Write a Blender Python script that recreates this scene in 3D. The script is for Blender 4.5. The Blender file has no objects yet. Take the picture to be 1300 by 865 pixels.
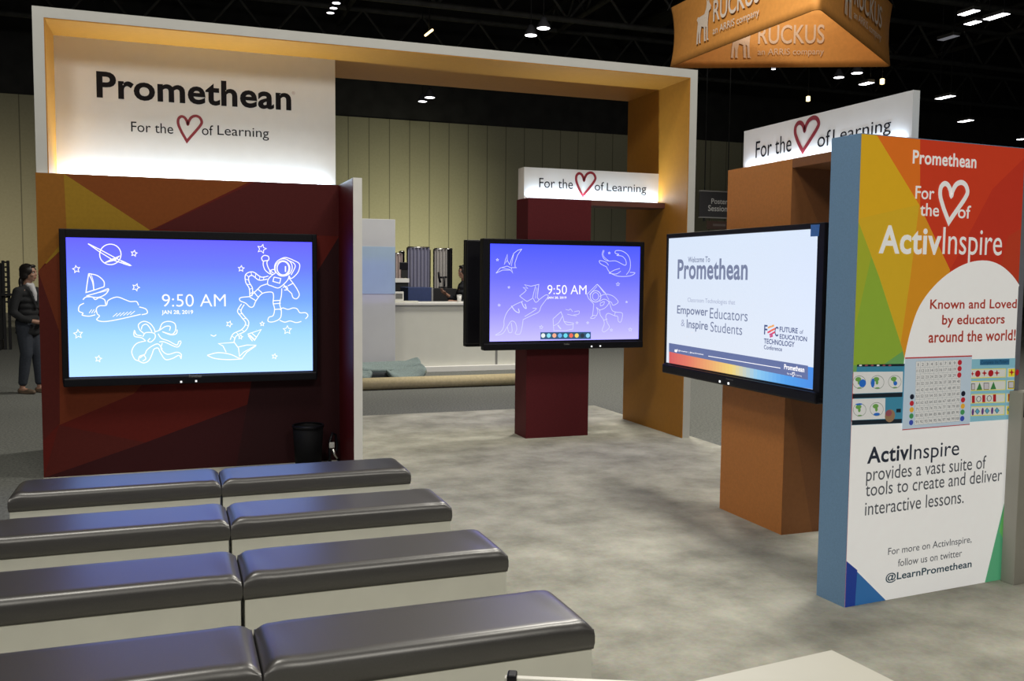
import bpy, bmesh, math, random
from mathutils import Vector, Matrix
random.seed(7)
S = bpy.context.scene
COL = S.collection

# ------------------------------------------------------------------ camera, world, lights, exposure
F_PX, PITCH, ROLL, YAW = 1169.96, 0.0720, 0.0090, 0.3510
CAM = Vector((0, 0, 1.62))
_f = Vector((math.sin(YAW)*math.cos(PITCH), math.cos(YAW)*math.cos(PITCH), -math.sin(PITCH)))
_r0 = Vector((math.cos(YAW), -math.sin(YAW), 0)); _u0 = _r0.cross(_f)
_r = _r0*math.cos(ROLL) + _u0*math.sin(ROLL)
_u = -_r0*math.sin(ROLL) + _u0*math.cos(ROLL)
cd = bpy.data.cameras.new('camera'); cam = bpy.data.objects.new('camera', cd); COL.objects.link(cam)
cd.sensor_fit = 'HORIZONTAL'; cd.sensor_width = 36; cd.lens = F_PX*36/1300
cd.clip_start = 0.05; cd.clip_end = 300
cam.matrix_world = Matrix(((_r.x, _u.x, -_f.x, CAM.x), (_r.y, _u.y, -_f.y, CAM.y), (_r.z, _u.z, -_f.z, CAM.z), (0, 0, 0, 1)))
S.camera = cam

S.view_settings.view_transform = 'Standard'; S.view_settings.look = 'None'
S.view_settings.gamma = 1; S.view_settings.use_curve_mapping = False
S.view_settings.exposure = 0.0

w = bpy.data.worlds.new('hall_air'); S.world = w; w.use_nodes = True
w.node_tree.nodes['Background'].inputs[0].default_value = (0.75, 0.80, 0.78, 1)
w.node_tree.nodes['Background'].inputs[1].default_value = 0.035

def area(name, loc, target, sx, sy, power, col=(1, 0.95, 0.86), shape='RECTANGLE'):
    l = bpy.data.lights.new(name, 'AREA'); l.shape = shape; l.size = sx; l.size_y = sy
    l.energy = power; l.color = col
    o = bpy.data.objects.new(name, l); COL.objects.link(o); o.location = loc
    o.rotation_euler = (Vector(target) - Vector(loc)).to_track_quat('-Z', 'Y').to_euler()
    return o
def spot(name, loc, target, power, ang, blend, col, radius=.2):
    l = bpy.data.lights.new(name, 'SPOT'); l.energy = power; l.color = col
    l.spot_size = math.radians(ang); l.spot_blend = blend; l.shadow_soft_size = radius
    o = bpy.data.objects.new(name, l); COL.objects.link(o); o.location = loc
    o.rotation_euler = (Vector(target) - Vector(loc)).to_track_quat('-Z', 'Y').to_euler()
    return o
# the hall's high bay lamps above and behind the camera, a fill added over the banner, then the wash lights on the far wall
HB = (1, 0.955, 0.85)
area('high_bay_and_fill_light', (-4, -4, 8.5), (1, 5, 0.5), 2.0, 2.0, 290, HB)
area('high_bay_and_fill_light', (3, -5, 8.5), (2, 6, 0.5), 2.0, 2.0, 250, HB)
area('high_bay_and_fill_light', (-1, 4, 9), (-1, 4.2, 0), 1.4, 1.4, 260, HB)
area('high_bay_and_fill_light', (5, 5, 9), (5, 5.2, 0), 1.4, 1.4, 340, HB)
area('high_bay_and_fill_light', (6.3, 12.2, 9), (5.3, 12.8, 0), 1.4, 1.4, 680, HB)
area('high_bay_and_fill_light', (10, 8, 9), (10, 8, 0), 1.4, 1.4, 120, HB)
area('high_bay_and_fill_light', (11.3, 15.3, 8.9), (11.3, 15.3, 0), .8, .8, 105, HB)  # unseen lamp added above the banner to brighten its inner faces
spot('banner_spot_light', (7.5, 6, 8.5), (10.1, 13.6, 6.7), 520, 38, .8, (1, .93, .8))
spot('wall_wash_light', (7.8, 27.5, .6), (7.6, 33, 2.4), 1500, 85, 1.0, (1, .95, .64))
spot('wall_wash_light', (-5.5, 27, 1.0), (-5.5, 33, 1.8), 750, 90, 1.0, (1, .87, .64))

# ------------------------------------------------------------------ helpers
def ray(u, v): return _f + _r*((u-650)/F_PX) - _u*((v-432.5)/F_PX)
def at(u, v, x=None, y=None, z=None):
    d = ray(u, v)
    t = ((x-CAM.x)/d.x if x is not None else (y-CAM.y)/d.y if y is not None else (z-CAM.z)/d.z)
    return CAM + d*t
def lin(c): return tuple((k/12.92 if k <= .04045 else ((k+.055)/1.055)**2.4) for k in c)
def rgb(r, g, b): return lin((r/255, g/255, b/255))

def mat(name, col, rough=.6, var=.06, scale=30, metal=0, emit=None, es=1.0, bump=0, spec=.5, coat=0, stretch=None):
    m = bpy.data.materials.new(name); m.use_nodes = True
    nt = m.node_tree; b = nt.nodes['Principled BSDF']
    b.inputs['Roughness'].default_value = rough; b.inputs['Metallic'].default_value = metal
    b.inputs['Specular IOR Level'].default_value = spec; b.inputs['Coat Weight'].default_value = coat
    tc = nt.nodes.new('ShaderNodeTexCoord'); n = nt.nodes.new('ShaderNodeTexNoise')
    n.inputs['Scale'].default_value = scale; n.inputs['Detail'].default_value = 3
    if stretch:
        mp = nt.nodes.new('ShaderNodeMapping'); mp.inputs['Scale'].default_value = stretch
        nt.links.new(tc.outputs['Object'], mp.inputs[0]); nt.links.new(mp.outputs[0], n.inputs['Vector'])
    else: nt.links.new(tc.outputs['Object'], n.inputs['Vector'])
    r = nt.nodes.new('ShaderNodeValToRGB')
    r.color_ramp.elements[0].position = .3; r.color_ramp.elements[1].position = .7
    r.color_ramp.elements[0].color = tuple(max(0, k*(1-var)) for k in col[:3]) + (1,)
    r.color_ramp.elements[1].color = tuple(min(1, k*(1+var)) for k in col[:3]) + (1,)
    nt.links.new(n.outputs[0], r.inputs[0]); nt.links.new(r.outputs[0], b.inputs['Base Color'])
    if bump:
        bp = nt.nodes.new('ShaderNodeBump'); bp.inputs['Strength'].default_value = bump; bp.inputs['Distance'].default_value = .004
        nt.links.new(n.outputs[0], bp.inputs['Height']); nt.links.new(bp.outputs[0], b.inputs['Normal'])
    if emit is not None:
        b.inputs['Emission Color'].default_value = tuple(emit[:3]) + (1,); b.inputs['Emission Strength'].default_value = es
    return m
def glow(name, col, s=1.0, sample=False):
    """light emitting display pixels or a lamp lens"""
    m = mat(name, tuple(.02 for k in col), .35, .1, 60, emit=col, es=s)
    if not sample: m.cycles.emission_sampling = 'NONE'
    return m

class MB:
    def __init__(s): s.v = []; s.f = []; s.m = []; s.sm = []
    def add(s, vs, fs, mi=0, smooth=False):
        o = len(s.v); s.v += [Vector(p) for p in vs]
        for f in fs: s.f.append([o+i for i in f]); s.m.append(mi); s.sm.append(smooth)
    def box(s, a, b, bev=0, seg=2, mi=0, M=None, smooth=False):
        bm = bmesh.new(); bmesh.ops.create_cube(bm, size=1)
        a = Vector(a); b = Vector(b); c = (a+b)/2; d = b-a
        for v in bm.verts: v.co = Vector((v.co.x*d.x, v.co.y*d.y, v.co.z*d.z)) + c
        if bev: bmesh.ops.bevel(bm, geom=bm.edges[:], offset=bev, segments=seg, profile=.5, affect='EDGES')
        s.bm(bm, mi, M, smooth); return s
    def bm(s, bm, mi=0, M=None, smooth=False):
        bm.verts.index_update()
        s.add([(M @ v.co if M else v.co.copy()) for v in bm.verts], [[v.index for v in f.verts] for f in bm.faces], mi, smooth); bm.free()
    def tube(s, pts, r, n=8, mi=0, caps=True):
        pts = [Vector(p) for p in pts]; rs = r if isinstance(r, (list, tuple)) else [r]*len(pts)
        vs = []; fs = []; prev = None
        for i, p in enumerate(pts):
            d = ((pts[min(i+1, len(pts)-1)] - pts[max(i-1, 0)])).normalized()
            if prev is None:
                a = d.cross(Vector((0, 0, 1)) if abs(d.z) < .9 else Vector((1, 0, 0))).normalized()
            else: a = (prev - d*prev.dot(d)).normalized()
            prev = a; b = d.cross(a)
            for k in range(n):
                t = 2*math.pi*k/n; vs.append(p + (a*math.cos(t)+b*math.sin(t))*rs[i])
        for i in range(len(pts)-1):
            for k in range(n): fs.append([i*n+k, i*n+(k+1) % n, (i+1)*n+(k+1) % n, (i+1)*n+k])
        if caps: fs.append(list(range(n))[::-1]); fs.append([(len(pts)-1)*n+k for k in range(n)])
        s.add(vs, fs, mi, True); return s
    def lathe(s, c, prof, n=24, mi=0, smooth=True):
        vs = []; fs = []
        for r, z in prof:
            for k in range(n):
                t = 2*math.pi*k/n; vs.append((c[0]+r*math.cos(t), c[1]+r*math.sin(t), c[2]+z))
        for i in range(len(prof)-1):
            for k in range(n): fs.append([i*n+k, i*n+(k+1) % n, (i+1)*n+(k+1) % n, (i+1)*n+k])
        s.add(vs, fs, mi, smooth); return s
    def build(s, name, m, parent=None, center=True):
        me = bpy.data.meshes.new(name)
        if s.v:
            lo = Vector([min(v[i] for v in s.v) for i in range(3)]); hi = Vector([max(v[i] for v in s.v) for i in range(3)])
        else: lo = hi = Vector((0, 0, 0))
        c = Vector(((lo.x+hi.x)/2, (lo.y+hi.y)/2, lo.z)) if center else Vector((0, 0, 0))
        me.from_pydata([v-c for v in s.v], [], s.f)
        for k in (m if isinstance(m, (list, tuple)) else [m]): me.materials.append(k)
        me.polygons.foreach_set('material_index', s.m); me.polygons.foreach_set('use_smooth', s.sm)
        me.update()
        o = bpy.data.objects.new(name, me); COL.objects.link(o)
        if parent is not None:
            o.parent = parent; o.location = c - wloc(parent)
        else: o.location = c
        return o
def wloc(o):
    p = Vector((0, 0, 0))
    while o is not None: p += o.location; o = o.parent
    return p
def tag(o, label=None, cat=None, group=None, kind=None):
    if label: o['label'] = label
    if cat: o['category'] = cat
    if group: o['group'] = group
    if kind: o['kind'] = kind
    return o
def thing(name, loc, label, cat, group=None):
    o = bpy.data.objects.new(name, None); COL.objects.link(o); o.location = loc; o.empty_display_size = .1
    return tag(o, label, cat, group)
def copy_tree(o, parent=None):
    c = o.copy(); COL.objects.link(c)
    if parent is not None: c.parent = parent
    for ch in list(o.children): copy_tree(ch, c)
    return c

class Plane:
    """a real flat face: origin, right, up, outward normal"""
    def __init__(s, o, ux, n):
        s.o = Vector(o); s.ux = Vector(ux).normalized(); s.n = Vector(n).normalized(); s.uz = Vector((0, 0, 1))
    def st(s, u, v):
        d = ray(u, v); t = (s.o-CAM).dot(s.n)/d.dot(s.n); p = CAM + d*t - s.o
        return (p.dot(s.ux), p.dot(s.uz))
    def p(s, a, off=0): return s.o + s.ux*a[0] + s.uz*a[1] + s.n*off

def text_mb(body, bold=0, spacing=1.0):
    cu = bpy.data.curves.new('t', 'FONT'); cu.body = body; cu.offset = bold; cu.resolution_u = 4; cu.space_character = spacing
    ob = bpy.data.objects.new('t', cu); COL.objects.link(ob)
    dg = bpy.context.evaluated_depsgraph_get(); dg.update()
    me = bpy.data.meshes.new_from_object(ob.evaluated_get(dg), depsgraph=dg)
    vs = [v.co.copy() for v in me.vertices]; fs = [list(p.vertices) for p in me.polygons]
    bpy.data.objects.remove(ob); bpy.data.curves.remove(cu); bpy.data.meshes.remove(me)
    return vs, fs
def text_st(mb, pl, body, a, b, off, bold=0, mi=0, spacing=1.0):
    vs, fs = text_mb(body, bold, spacing)
    x0 = min(v.x for v in vs); x1 = max(v.x for v in vs); y0 = min(v.y for v in vs); y1 = max(v.y for v in vs)
    s0, t1 = a; s1, t0 = b
    mb.add([pl.p((s0+(v.x-x0)/(x1-x0)*(s1-s0), t0+(v.y-y0)/(y1-y0)*(t1-t0)), off) for v in vs], fs, mi)
def text(pl, body, tl, br, m, parent, off=.002, bold=0, name='lettering', spacing=1.0):
    mb = MB(); text_st(mb, pl, body, pl.st(*tl), pl.st(*br), off, bold, 0, spacing)
    return mb.build(name, m, parent)
def smooth(pts, closed=False, n=5):
    P = [Vector((p[0], p[1])) for p in pts]; N = len(P); out = []
    if N < 3: return P
    for i in range(N if closed else N-1):
        g = lambda k: P[k % N] if closed else P[max(0, min(N-1, k))]
        a, b, c, d = g(i-1), g(i), g(i+1), g(i+2)
        for k in range(n):
            t = k/n
            out.append(.5*((2*b)+(c-a)*t+(2*a-5*b+4*c-d)*t*t+(3*b-a-3*c+d)*t**3))
    if not closed: out.append(P[-1])
    return out
def ribbon(mb, pl, st, wd, off, closed=False, mi=0):
    P = [Vector(p) for p in st]; Q = [P[0]]
    for p in P[1:]:
        if (p-Q[-1]).length > 1e-5: Q.append(p)
    P = Q
    if closed and (P[0]-P[-1]).length < 1e-5: P.pop()
    N = len(P); vs = []
    if N < 2: return
    for i, p in enumerate(P):
        a = P[(i-1) % N] if closed or i > 0 else p; b = P[(i+1) % N] if closed or i < N-1 else p
        d1 = (p-a).normalized() if (p-a).length > 0 else (b-p).normalized(); d2 = (b-p).normalized() if (b-p).length > 0 else d1
        t = (d1+d2); t = t.normalized() if t.length > 1e-6 else d1
        nn = Vector((-t.y, t.x)); k = wd/2/max(.5, abs(nn.dot(Vector((-d1.y, d1.x)))))
        vs += [pl.p(p+nn*k, off), pl.p(p-nn*k, off)]
    fs = [[2*i, 2*i+1, 2*((i+1) % N)+1, 2*((i+1) % N)] for i in range(N if closed else N-1)]
    mb.add(vs, fs, mi)
def poly(mb, pl, px, off, mi=0, st=False):
    mb.add([pl.p(q if st else pl.st(*q), off) for q in px], [list(range(len(px)))[::-1]], mi)
HEART = [(.37, 1), (.17, .68), (.03, .38), (.03, .17), (.14, .06), (.27, .08), (.37, .2), (.42, .34), (.46, .22), (.58, .06), (.76, 0), (.92, .06), (1, .22), (.93, .37), (.74, .59), (.5, .85)]
def heart(pl, tl, br, m, parent, off=.002, wd=.115, name='heart_emblem'):
    a = pl.st(*tl); b = pl.st(*br); mb = MB()
    q = smooth(HEART[1:], False, 6); q = [Vector(HEART[0])]+list(q)
    W = (b[0]-a[0]); ribbon(mb, pl, [(a[0]+p.x*W, a[1]+p.y*(b[1]-a[1])) for p in q], abs(W)*wd, off, True)
    return mb.build(name, m, parent)

# ------------------------------------------------------------------ materials
M = {}
M['white'] = mat('white_laminate', (.78, .77, .74), .45, .02, 8)
M['bench_white'] = mat('bench_laminate', (.74, .74, .67), .4, .03, 6)
M['frame_grey'] = mat('light_grey_paint', (.50, .50, .485), .5, .02, 8)
M['orange'] = mat('orange_laminate', (.40, .175, .020), .55, .04, 20, spec=.3)
M['orange_brown'] = mat('orange_brown_laminate', (.60, .225, .05), .6, .06, 60)
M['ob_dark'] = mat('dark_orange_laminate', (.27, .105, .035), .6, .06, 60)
M['maroon'] = mat('maroon_laminate', (.088, .010, .014), .6, .08, 50, spec=.2)
M['vinyl'] = mat('dark_grey_vinyl', (.040, .037, .037), .5, .15, 160, spec=.35, coat=.9)
vb = M['vinyl'].node_tree.nodes['Principled BSDF']; vb.inputs['Coat Roughness'].default_value = .33; vb.inputs['Coat IOR'].default_value = 1.75
M['black'] = mat('black_plastic', (.006, .006, .009), .4, .2, 60, spec=.22)
M['black_matt'] = mat('matt_black', (.010, .010, .012), .8, .2, 60)
M['ink'] = mat('black_ink', (.010, .009, .012), .7, .1, 60, spec=.15)
M['redink'] = mat('dark_red_ink', (.27, .018, .03), .5, .1, 60)
M['led'] = glow('led_strip', (.85, .93, 1), 3)
M['pix'] = glow('white_pixels', (1, .98, .99), 1.15)
M['dot'] = glow('white_indicator', (1, 1, 1), 1.3)
M['chrome'] = mat('brushed_metal', (.6, .6, .58), .3, .05, 80, metal=1)

# ------------------------------------------------------------------ hall shell
def hall_carpet():
    m = mat('aisle_carpet', (.165, .17, .158), .95, .35, 45, bump=.4, spec=.1); return m
def booth_carpet_mat():
    m = bpy.data.materials.new('mottled_carpet'); m.use_nodes = True; nt = m.node_tree; b = nt.nodes['Principled BSDF']
    b.inputs['Roughness'].default_value = .95; b.inputs['Specular IOR Level'].default_value = .1
    tc = nt.nodes.new('ShaderNodeTexCoord')
    n1 = nt.nodes.new('ShaderNodeTexNoise'); n1.inputs['Scale'].default_value = 2.6; n1.inputs['Detail'].default_value = 7; n1.inputs['Roughness'].default_value = .62
    n2 = nt.nodes.new('ShaderNodeTexNoise'); n2.inputs['Scale'].default_value = 60; n2.inputs['Detail'].default_value = 3
    for n in (n1, n2): nt.links.new(tc.outputs['Object'], n.inputs['Vector'])
    r = nt.nodes.new('ShaderNodeValToRGB'); r.color_ramp.elements[0].position = .33; r.color_ramp.elements[1].position = .66
    r.color_ramp.elements[0].color = (.315, .31, .265, 1); r.color_ramp.elements[1].color = (.56, .55, .475, 1)
    nt.links.new(n1.outputs[0], r.inputs[0])
    mx = nt.nodes.new('ShaderNodeMix'); mx.data_type = 'RGBA'; mx.blend_type = 'MULTIPLY'; mx.inputs[0].default_value = .25
    nt.links.new(r.outputs[0], mx.inputs[6]); nt.links.new(n2.outputs['Color'], mx.inputs[7]); nt.links.new(mx.outputs[2], b.inputs['Base Color'])
    bp = nt.nodes.new('ShaderNodeBump'); bp.inputs['Strength'].default_value = .3; bp.inputs['Distance'].default_value = .004
    nt.links.new(n2.outputs[0], bp.inputs['Height']); nt.links.new(bp.outputs[0], b.inputs['Normal'])
    return m
def panel_wall_mat():
    m = bpy.data.materials.new('panelled_wall'); m.use_nodes = True; nt = m.node_tree; b = nt.nodes['Principled BSDF']
    b.inputs['Roughness'].default_value = .85; b.inputs['Specular IOR Level'].default_value = .15
    tc = nt.nodes.new('ShaderNodeTexCoord'); sp = nt.nodes.new('ShaderNodeSeparateXYZ'); nt.links.new(tc.outputs['Object'], sp.inputs[0])
    a = nt.nodes.new('ShaderNodeMath'); a.operation = 'MULTIPLY_ADD'; a.inputs[1].default_value = 1/.74; a.inputs[2].default_value = .115
    fr = nt.nodes.new('ShaderNodeMath'); fr.operation = 'FRACT'
    lt = nt.nodes.new('ShaderNodeMath'); lt.operation = 'LESS_THAN'; lt.inputs[1].default_value = .045
    nt.links.new(sp.outputs[0], a.inputs[0]); nt.links.new(a.outputs[0], fr.inputs[0]); nt.links.new(fr.outputs[0], lt.inputs[0])
    n = nt.nodes.new('ShaderNodeTexNoise'); n.inputs['Scale'].default_value = 14; nt.links.new(tc.outputs['Object'], n.inputs['Vector'])
    r = nt.nodes.new('ShaderNodeValToRGB'); r.color_ramp.elements[0].color = (.30, .29, .20, 1); r.color_ramp.elements[1].color = (.36, .35, .25, 1)
    nt.links.new(n.outputs[0], r.inputs[0])
    mx = nt.nodes.new('ShaderNodeMix'); mx.data_type = 'RGBA'; mx.inputs[7].default_value = (.16, .155, .11, 1)
    nt.links.new(lt.outputs[0], mx.inputs[0]); nt.links.new(r.outputs[0], mx.inputs[6]); nt.links.new(mx.outputs[2], b.inputs['Base Color'])
    return m
M['hall_dark'] = mat('dark_ceiling_paint', (.022, .022, .022), .9, .3, 2)
fl = MB().box((-30, -12, -.2), (60, 34, 0)).build('floor', hall_carpet()); tag(fl, kind='structure')
ce = MB().box((-30, -12, 12.0), (60, 34, 12.2)).build('ceiling', M['hall_dark']); tag(ce, kind='structure')
WZ = 7.12
wb = MB().box((-25, 33, 0), (52, 33.3, WZ)).build('wall_back', panel_wall_mat(), center=False); tag(wb, kind='structure')
wu = MB().box((-25, 33.05, WZ), (52, 33.3, 12.0)).build('wall_upper_back', M['hall_dark']); tag(wu, kind='structure')
sk = MB().box((-25, 32.97, 0), (52, 33, .25)).build('baseboard_back', mat('dark_skirting', (.06, .06, .055), .7)); tag(sk, kind='structure')
M['carpet'] = booth_carpet_mat()
cp = MB().box((-.98, -4, 0), (4.86, 10.28, .006)).build('carpet', M['carpet'], center=False)
tag(cp, 'pale mottled grey beige carpet covering the whole stand', 'carpet')
FL = .006
# ------------------------------------------------------------------ archway frame
XL, XR, YF, YB, ZT, T = -.979, 4.802, 7.939, 9.23, 3.611, .087
arch = thing('archway', ((XL+XR)/2, (YF+YB)/2, FL), 'tall open archway with white front edges and glowing orange inner faces', 'booth frame')
lp = MB().box((XL, YF, FL), (XL+T-.008, YB, ZT)).build('left_post', M['frame_grey'], arch)
tb = MB().box((XL+T-.008, YF, ZT-T+.008), (XR-T+.008, YB, ZT)).build('top_beam', M['frame_grey'], arch)
rp = MB().box((XR-T+.008, YF, FL), (XR, YB, ZT)).build('right_post', M['frame_grey'], arch)
MB().box((XL+T-.008, YF+.001, 2.36), (XL+T, YB, ZT-T)).build('orange_lining', M['orange'], lp)
MB().box((XL+T-.008, YF+.001, ZT-T), (XR-T+.008, YB, ZT-T+.008)).build('orange_lining', M['orange'], tb)
MB().box((XR-T, YF+.001, FL), (XR-T+.008, YB, ZT-T)).build('orange_lining', M['orange'], rp)

# ------------------------------------------------------------------ screen wall with printed facets and its wing
YW, ZW, XWR, XWO, YG = 7.888, 2.358, 1.318, 1.387, 7.225
PW = Plane((XL, YW, 0), (1, 0, 0), (0, -1, 0))
sw = thing('screen_wall', ((XL+XWR)/2, 8.4, FL), 'dark red screen wall printed with orange and olive facets below the white header', 'booth wall')
MB().box((XL+.001, YW+.003, FL), (XWR, 8.62, ZW)).build('wall_core', M['white'], sw)
MB().box((XL, YW, FL), (XWR, YW+.003, ZW)).build('printed_face', mat('maroon_print', rgb(92, 26, 20), .6, .06, 40, spec=.15), sw)
fac = MB()
fc = [rgb(160, 124, 30), rgb(150, 96, 28), rgb(118, 50, 22), rgb(80, 18, 18), rgb(58, 10, 16), rgb(132, 68, 20), rgb(88, 26, 20), rgb(46, 9, 15)]
def F(pts, mi, o=.0006):
    P = []
    for p in pts:
        a, b = PW.st(*p); a = .0005 if a < .09 else (XWR-XL if a > XWR-XL-.03 else a); b = ZW if b > ZW-.06 else (FL if b < .06 else b); P.append((a, b))
    poly(fac, PW, P, o, mi, True)
x1 = 431
F([(43, 222), (81, 225), (190, 290), (190, 300), (80, 345), (45, 330)], 0)
F([(81, 225), (318, 231), (196, 290), (190, 292)], 5, .0008)
F([(81, 225), (85, 300), (46, 345), (44, 222)], 1, .0009)
F([(325, 231), (431, 234), (431, 300), (196, 291)], 3, .001)
F([(46, 345), (85, 310), (260, 400), (170, 500), (75, 540), (50, 480)], 2, .0007)
F([(47, 345), (75, 420), (76, 538), (50, 560)], 6, .0009)
F([(185, 562), (431, 470), (431, 600), (60, 608)], 4, .0008)
F([(75, 540), (185, 562), (56, 612)], 6, .001)
F([(320, 480), (431, 300), (431, 585), (300, 585)], 7, .0011)
fac.build('facet_print', [mat('facet_print_tone', tuple(k*.82+.004 for k in c), .6, .06, 40, spec=.15) for c in fc], sw)
MB().box((XWR, YG, FL), (XWO, 8.62, ZW)).build('wing', M['white'], sw)
MB().box((XWR-.003, YG+.001, FL), (XWR, YW-.001, ZW-.002)).build('wing_print', mat('wing_print', rgb(78, 14, 18), .5, .06, 40, spec=.2), sw)

# main header
XS0, XS1, YS = XL+T, 1.386, 8.47
hd = thing('header_sign', ((XS0+XS1)/2, YS+.1, ZW), 'large white header sign with bold black brand lettering above the screen wall', 'sign')
hp = MB().box((XS0, YS, ZW), (XS1, YS+.14, ZT-T)).build('sign_panel', mat('white_sign_face', (.80, .79, .78), .55, .015, 10), hd)
PH = Plane((XS0, YS, 0), (1, 0, 0), (0, -1, 0))
text(PH, 'Promethean', (122, 90.2), (369.8, 140.8), M['ink'], hp, bold=.026, spacing=1.04)
text(PH, '®', (370.5, 116), (374.5, 120.5), mat('faint_ink', (.5, .38, .36), .5), hp, name='registered_mark')
text(PH, 'For the', (166.3, 154.3), (220, 170.2), M['ink'], hp)
heart(PH, (225.4, 145.8), (256.5, 180.5), M['redink'], hp)
text(PH, 'of', (256.2, 158.5), (270.7, 172.3), M['ink'], hp)
text(PH, 'Learning', (276, 159.2), (341.5, 178.9), M['ink'], hp)
MB().box((XS0+.03, YS-.014, ZW), (XS1-.06, YS-.002, ZW+.012)).build('light_strip', M['led'], hd)
LEDC = (.64, .82, 1)
def led(name, a, b, n, p):
    c = (Vector(a)+Vector(b))/2; l = (Vector(b)-Vector(a)).length
    return area(name, c, c+Vector((0, 0, 1))+Vector(n)*.25, l, .02, p, LEDC)
def strip_light(a, b, out, p):
    """LED strip on the tray, shining up the sign: length along a-b"""
    l = bpy.data.lights.new('sign_strip_light', 'AREA'); l.shape = 'RECTANGLE'
    d = Vector(b)-Vector(a); l.size = d.length; l.size_y = .012; l.energy = p; l.color = LEDC
    o = bpy.data.objects.new('sign_strip_light', l); COL.objects.link(o); o.location = (Vector(a)+Vector(b))/2
    z = -(Vector((0, 0, 1)) + Vector(out)*.15).normalized(); x = d.normalized(); y = z.cross(x)
    o.rotation_euler = Matrix((x, y, z)).transposed().to_euler()
strip_light((XS0+.04, YS-.008, ZW+.02), (XS1-.07, YS-.008, ZW+.02), (0, -1, 0), 36)

# ------------------------------------------------------------------ red column with its sign
C2L, C2R, C2F, C2B = 3.219, 3.888, 8.373, 8.69
col2 = MB().box((C2L, C2F, FL), (C2R, C2B, ZW)).build('column', M['maroon'])
tag(col2, 'dark red square column carrying the purple lit display', 'column')
S2 = thing('header_sign', (3.97, 8.6, ZW), 'small white header sign spanning from the red column to the archway post', 'sign')
s2p = MB().box((C2L+.01, 8.515, ZW), (XR-T, C2B-.01, 2.666)).build('sign_panel', mat('white_sign_face', (.80, .79, .78), .55, .015, 10), S2)
P2 = Plane((C2L, 8.515, 0), (1, 0, 0), (0, -1, 0))
text(P2, 'For the', (684.5, 225.9), (727.2, 240.2), M['ink'], s2p)
heart(P2, (731, 218.3), (755.4, 250), M['redink'], s2p)
text(P2, 'of', (755, 230.8), (766.6, 242.6), M['ink'], s2p)
text(P2, 'Learning', (770.3, 232.2), (820.2, 248.2), M['ink'], s2p)
MB().box((C2R, C2F, 2.305), (XR-T, C2B, ZW-.001)).build('tray', mat('tray_brown', (.10, .03, .022), .6), S2)
MB().box((C2L+.04, 8.488, ZW), (XR-T-.02, 8.508, ZW+.012)).build('light_strip', M['led'], S2)
strip_light((C2L+.05, 8.505, ZW+.02), (XR-T-.03, 8.505, ZW+.02), (0, -1, 0), 14)

# ------------------------------------------------------------------ orange column with its sign
C3X, C3XR, C3N, C3FAR = 3.539, 3.86, 4.738, 5.432
col3 = thing('column', ((C3X+C3XR)/2, (C3N+C3FAR)/2, FL), 'orange brown square column carrying the white lit display', 'column')
MB().box((C3X, C3N, FL), (C3XR, C3FAR, 2.335)).build('column_core', M['orange_brown'], col3)
p3s = Plane((C3X, C3N, 0), (1, 0, 0), (0, -1, 0))
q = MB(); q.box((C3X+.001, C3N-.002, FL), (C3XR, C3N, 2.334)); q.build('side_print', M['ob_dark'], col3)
q = MB(); poly(q, p3s, [(0, 0), (.235, 0), (0, 1.02)], .0028, 0, True); poly(q, p3s, [(0, 2.32), (0, 1.9), (.3, 1.55), (.3, 1.78)], .0028, 0, True)
q.build('facet_print', mat('facet_orange', (.33, .13, .04), .6), col3)
S3 = thing('header_sign', (3.77, 4.7, 2.335), 'long white header sign on the orange brown column behind the lightbox', 'sign')
G3X, G3Y0, G3Y1, G3B, G3T = 3.675, 3.917, 5.458, 2.337, 2.598
s3p = MB().box((G3X, G3Y0, G3B), (G3X+.045, G3Y1, G3T+.01)).build('sign_panel', mat('white_sign_face', (.80, .79, .78), .55, .015, 10), S3)
P3 = Plane((G3X, G3Y1, 0), (0, -1, 0), (-1, 0, 0))
text(P3, 'For the', (960, 180), (1004.8, 192.4), M['ink'], s3p)
heart(P3, (1009.6, 155), (1038.7, 189), M['redink'], s3p)
text(P3, 'of', (1038.5, 168), (1054.3, 184.6), M['ink'], s3p)
text(P3, 'Learning', (1058, 164.6), (1131, 171.5), M['ink'], s3p)
MB().box((C3X, G3Y0, 2.28), (C3XR, C3N-.003, G3B-.001)).build('tray', M['ob_dark'], S3)
MB().box((3.65, G3Y0+.03, G3B), (3.667, G3Y1-.03, G3B+.012)).build('light_strip', M['led'], S3)
strip_light((3.659, G3Y0+.04, G3B+.02), (3.659, G3Y1-.04, G3B+.02), (-1, 0, 0), 2.6)

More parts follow.
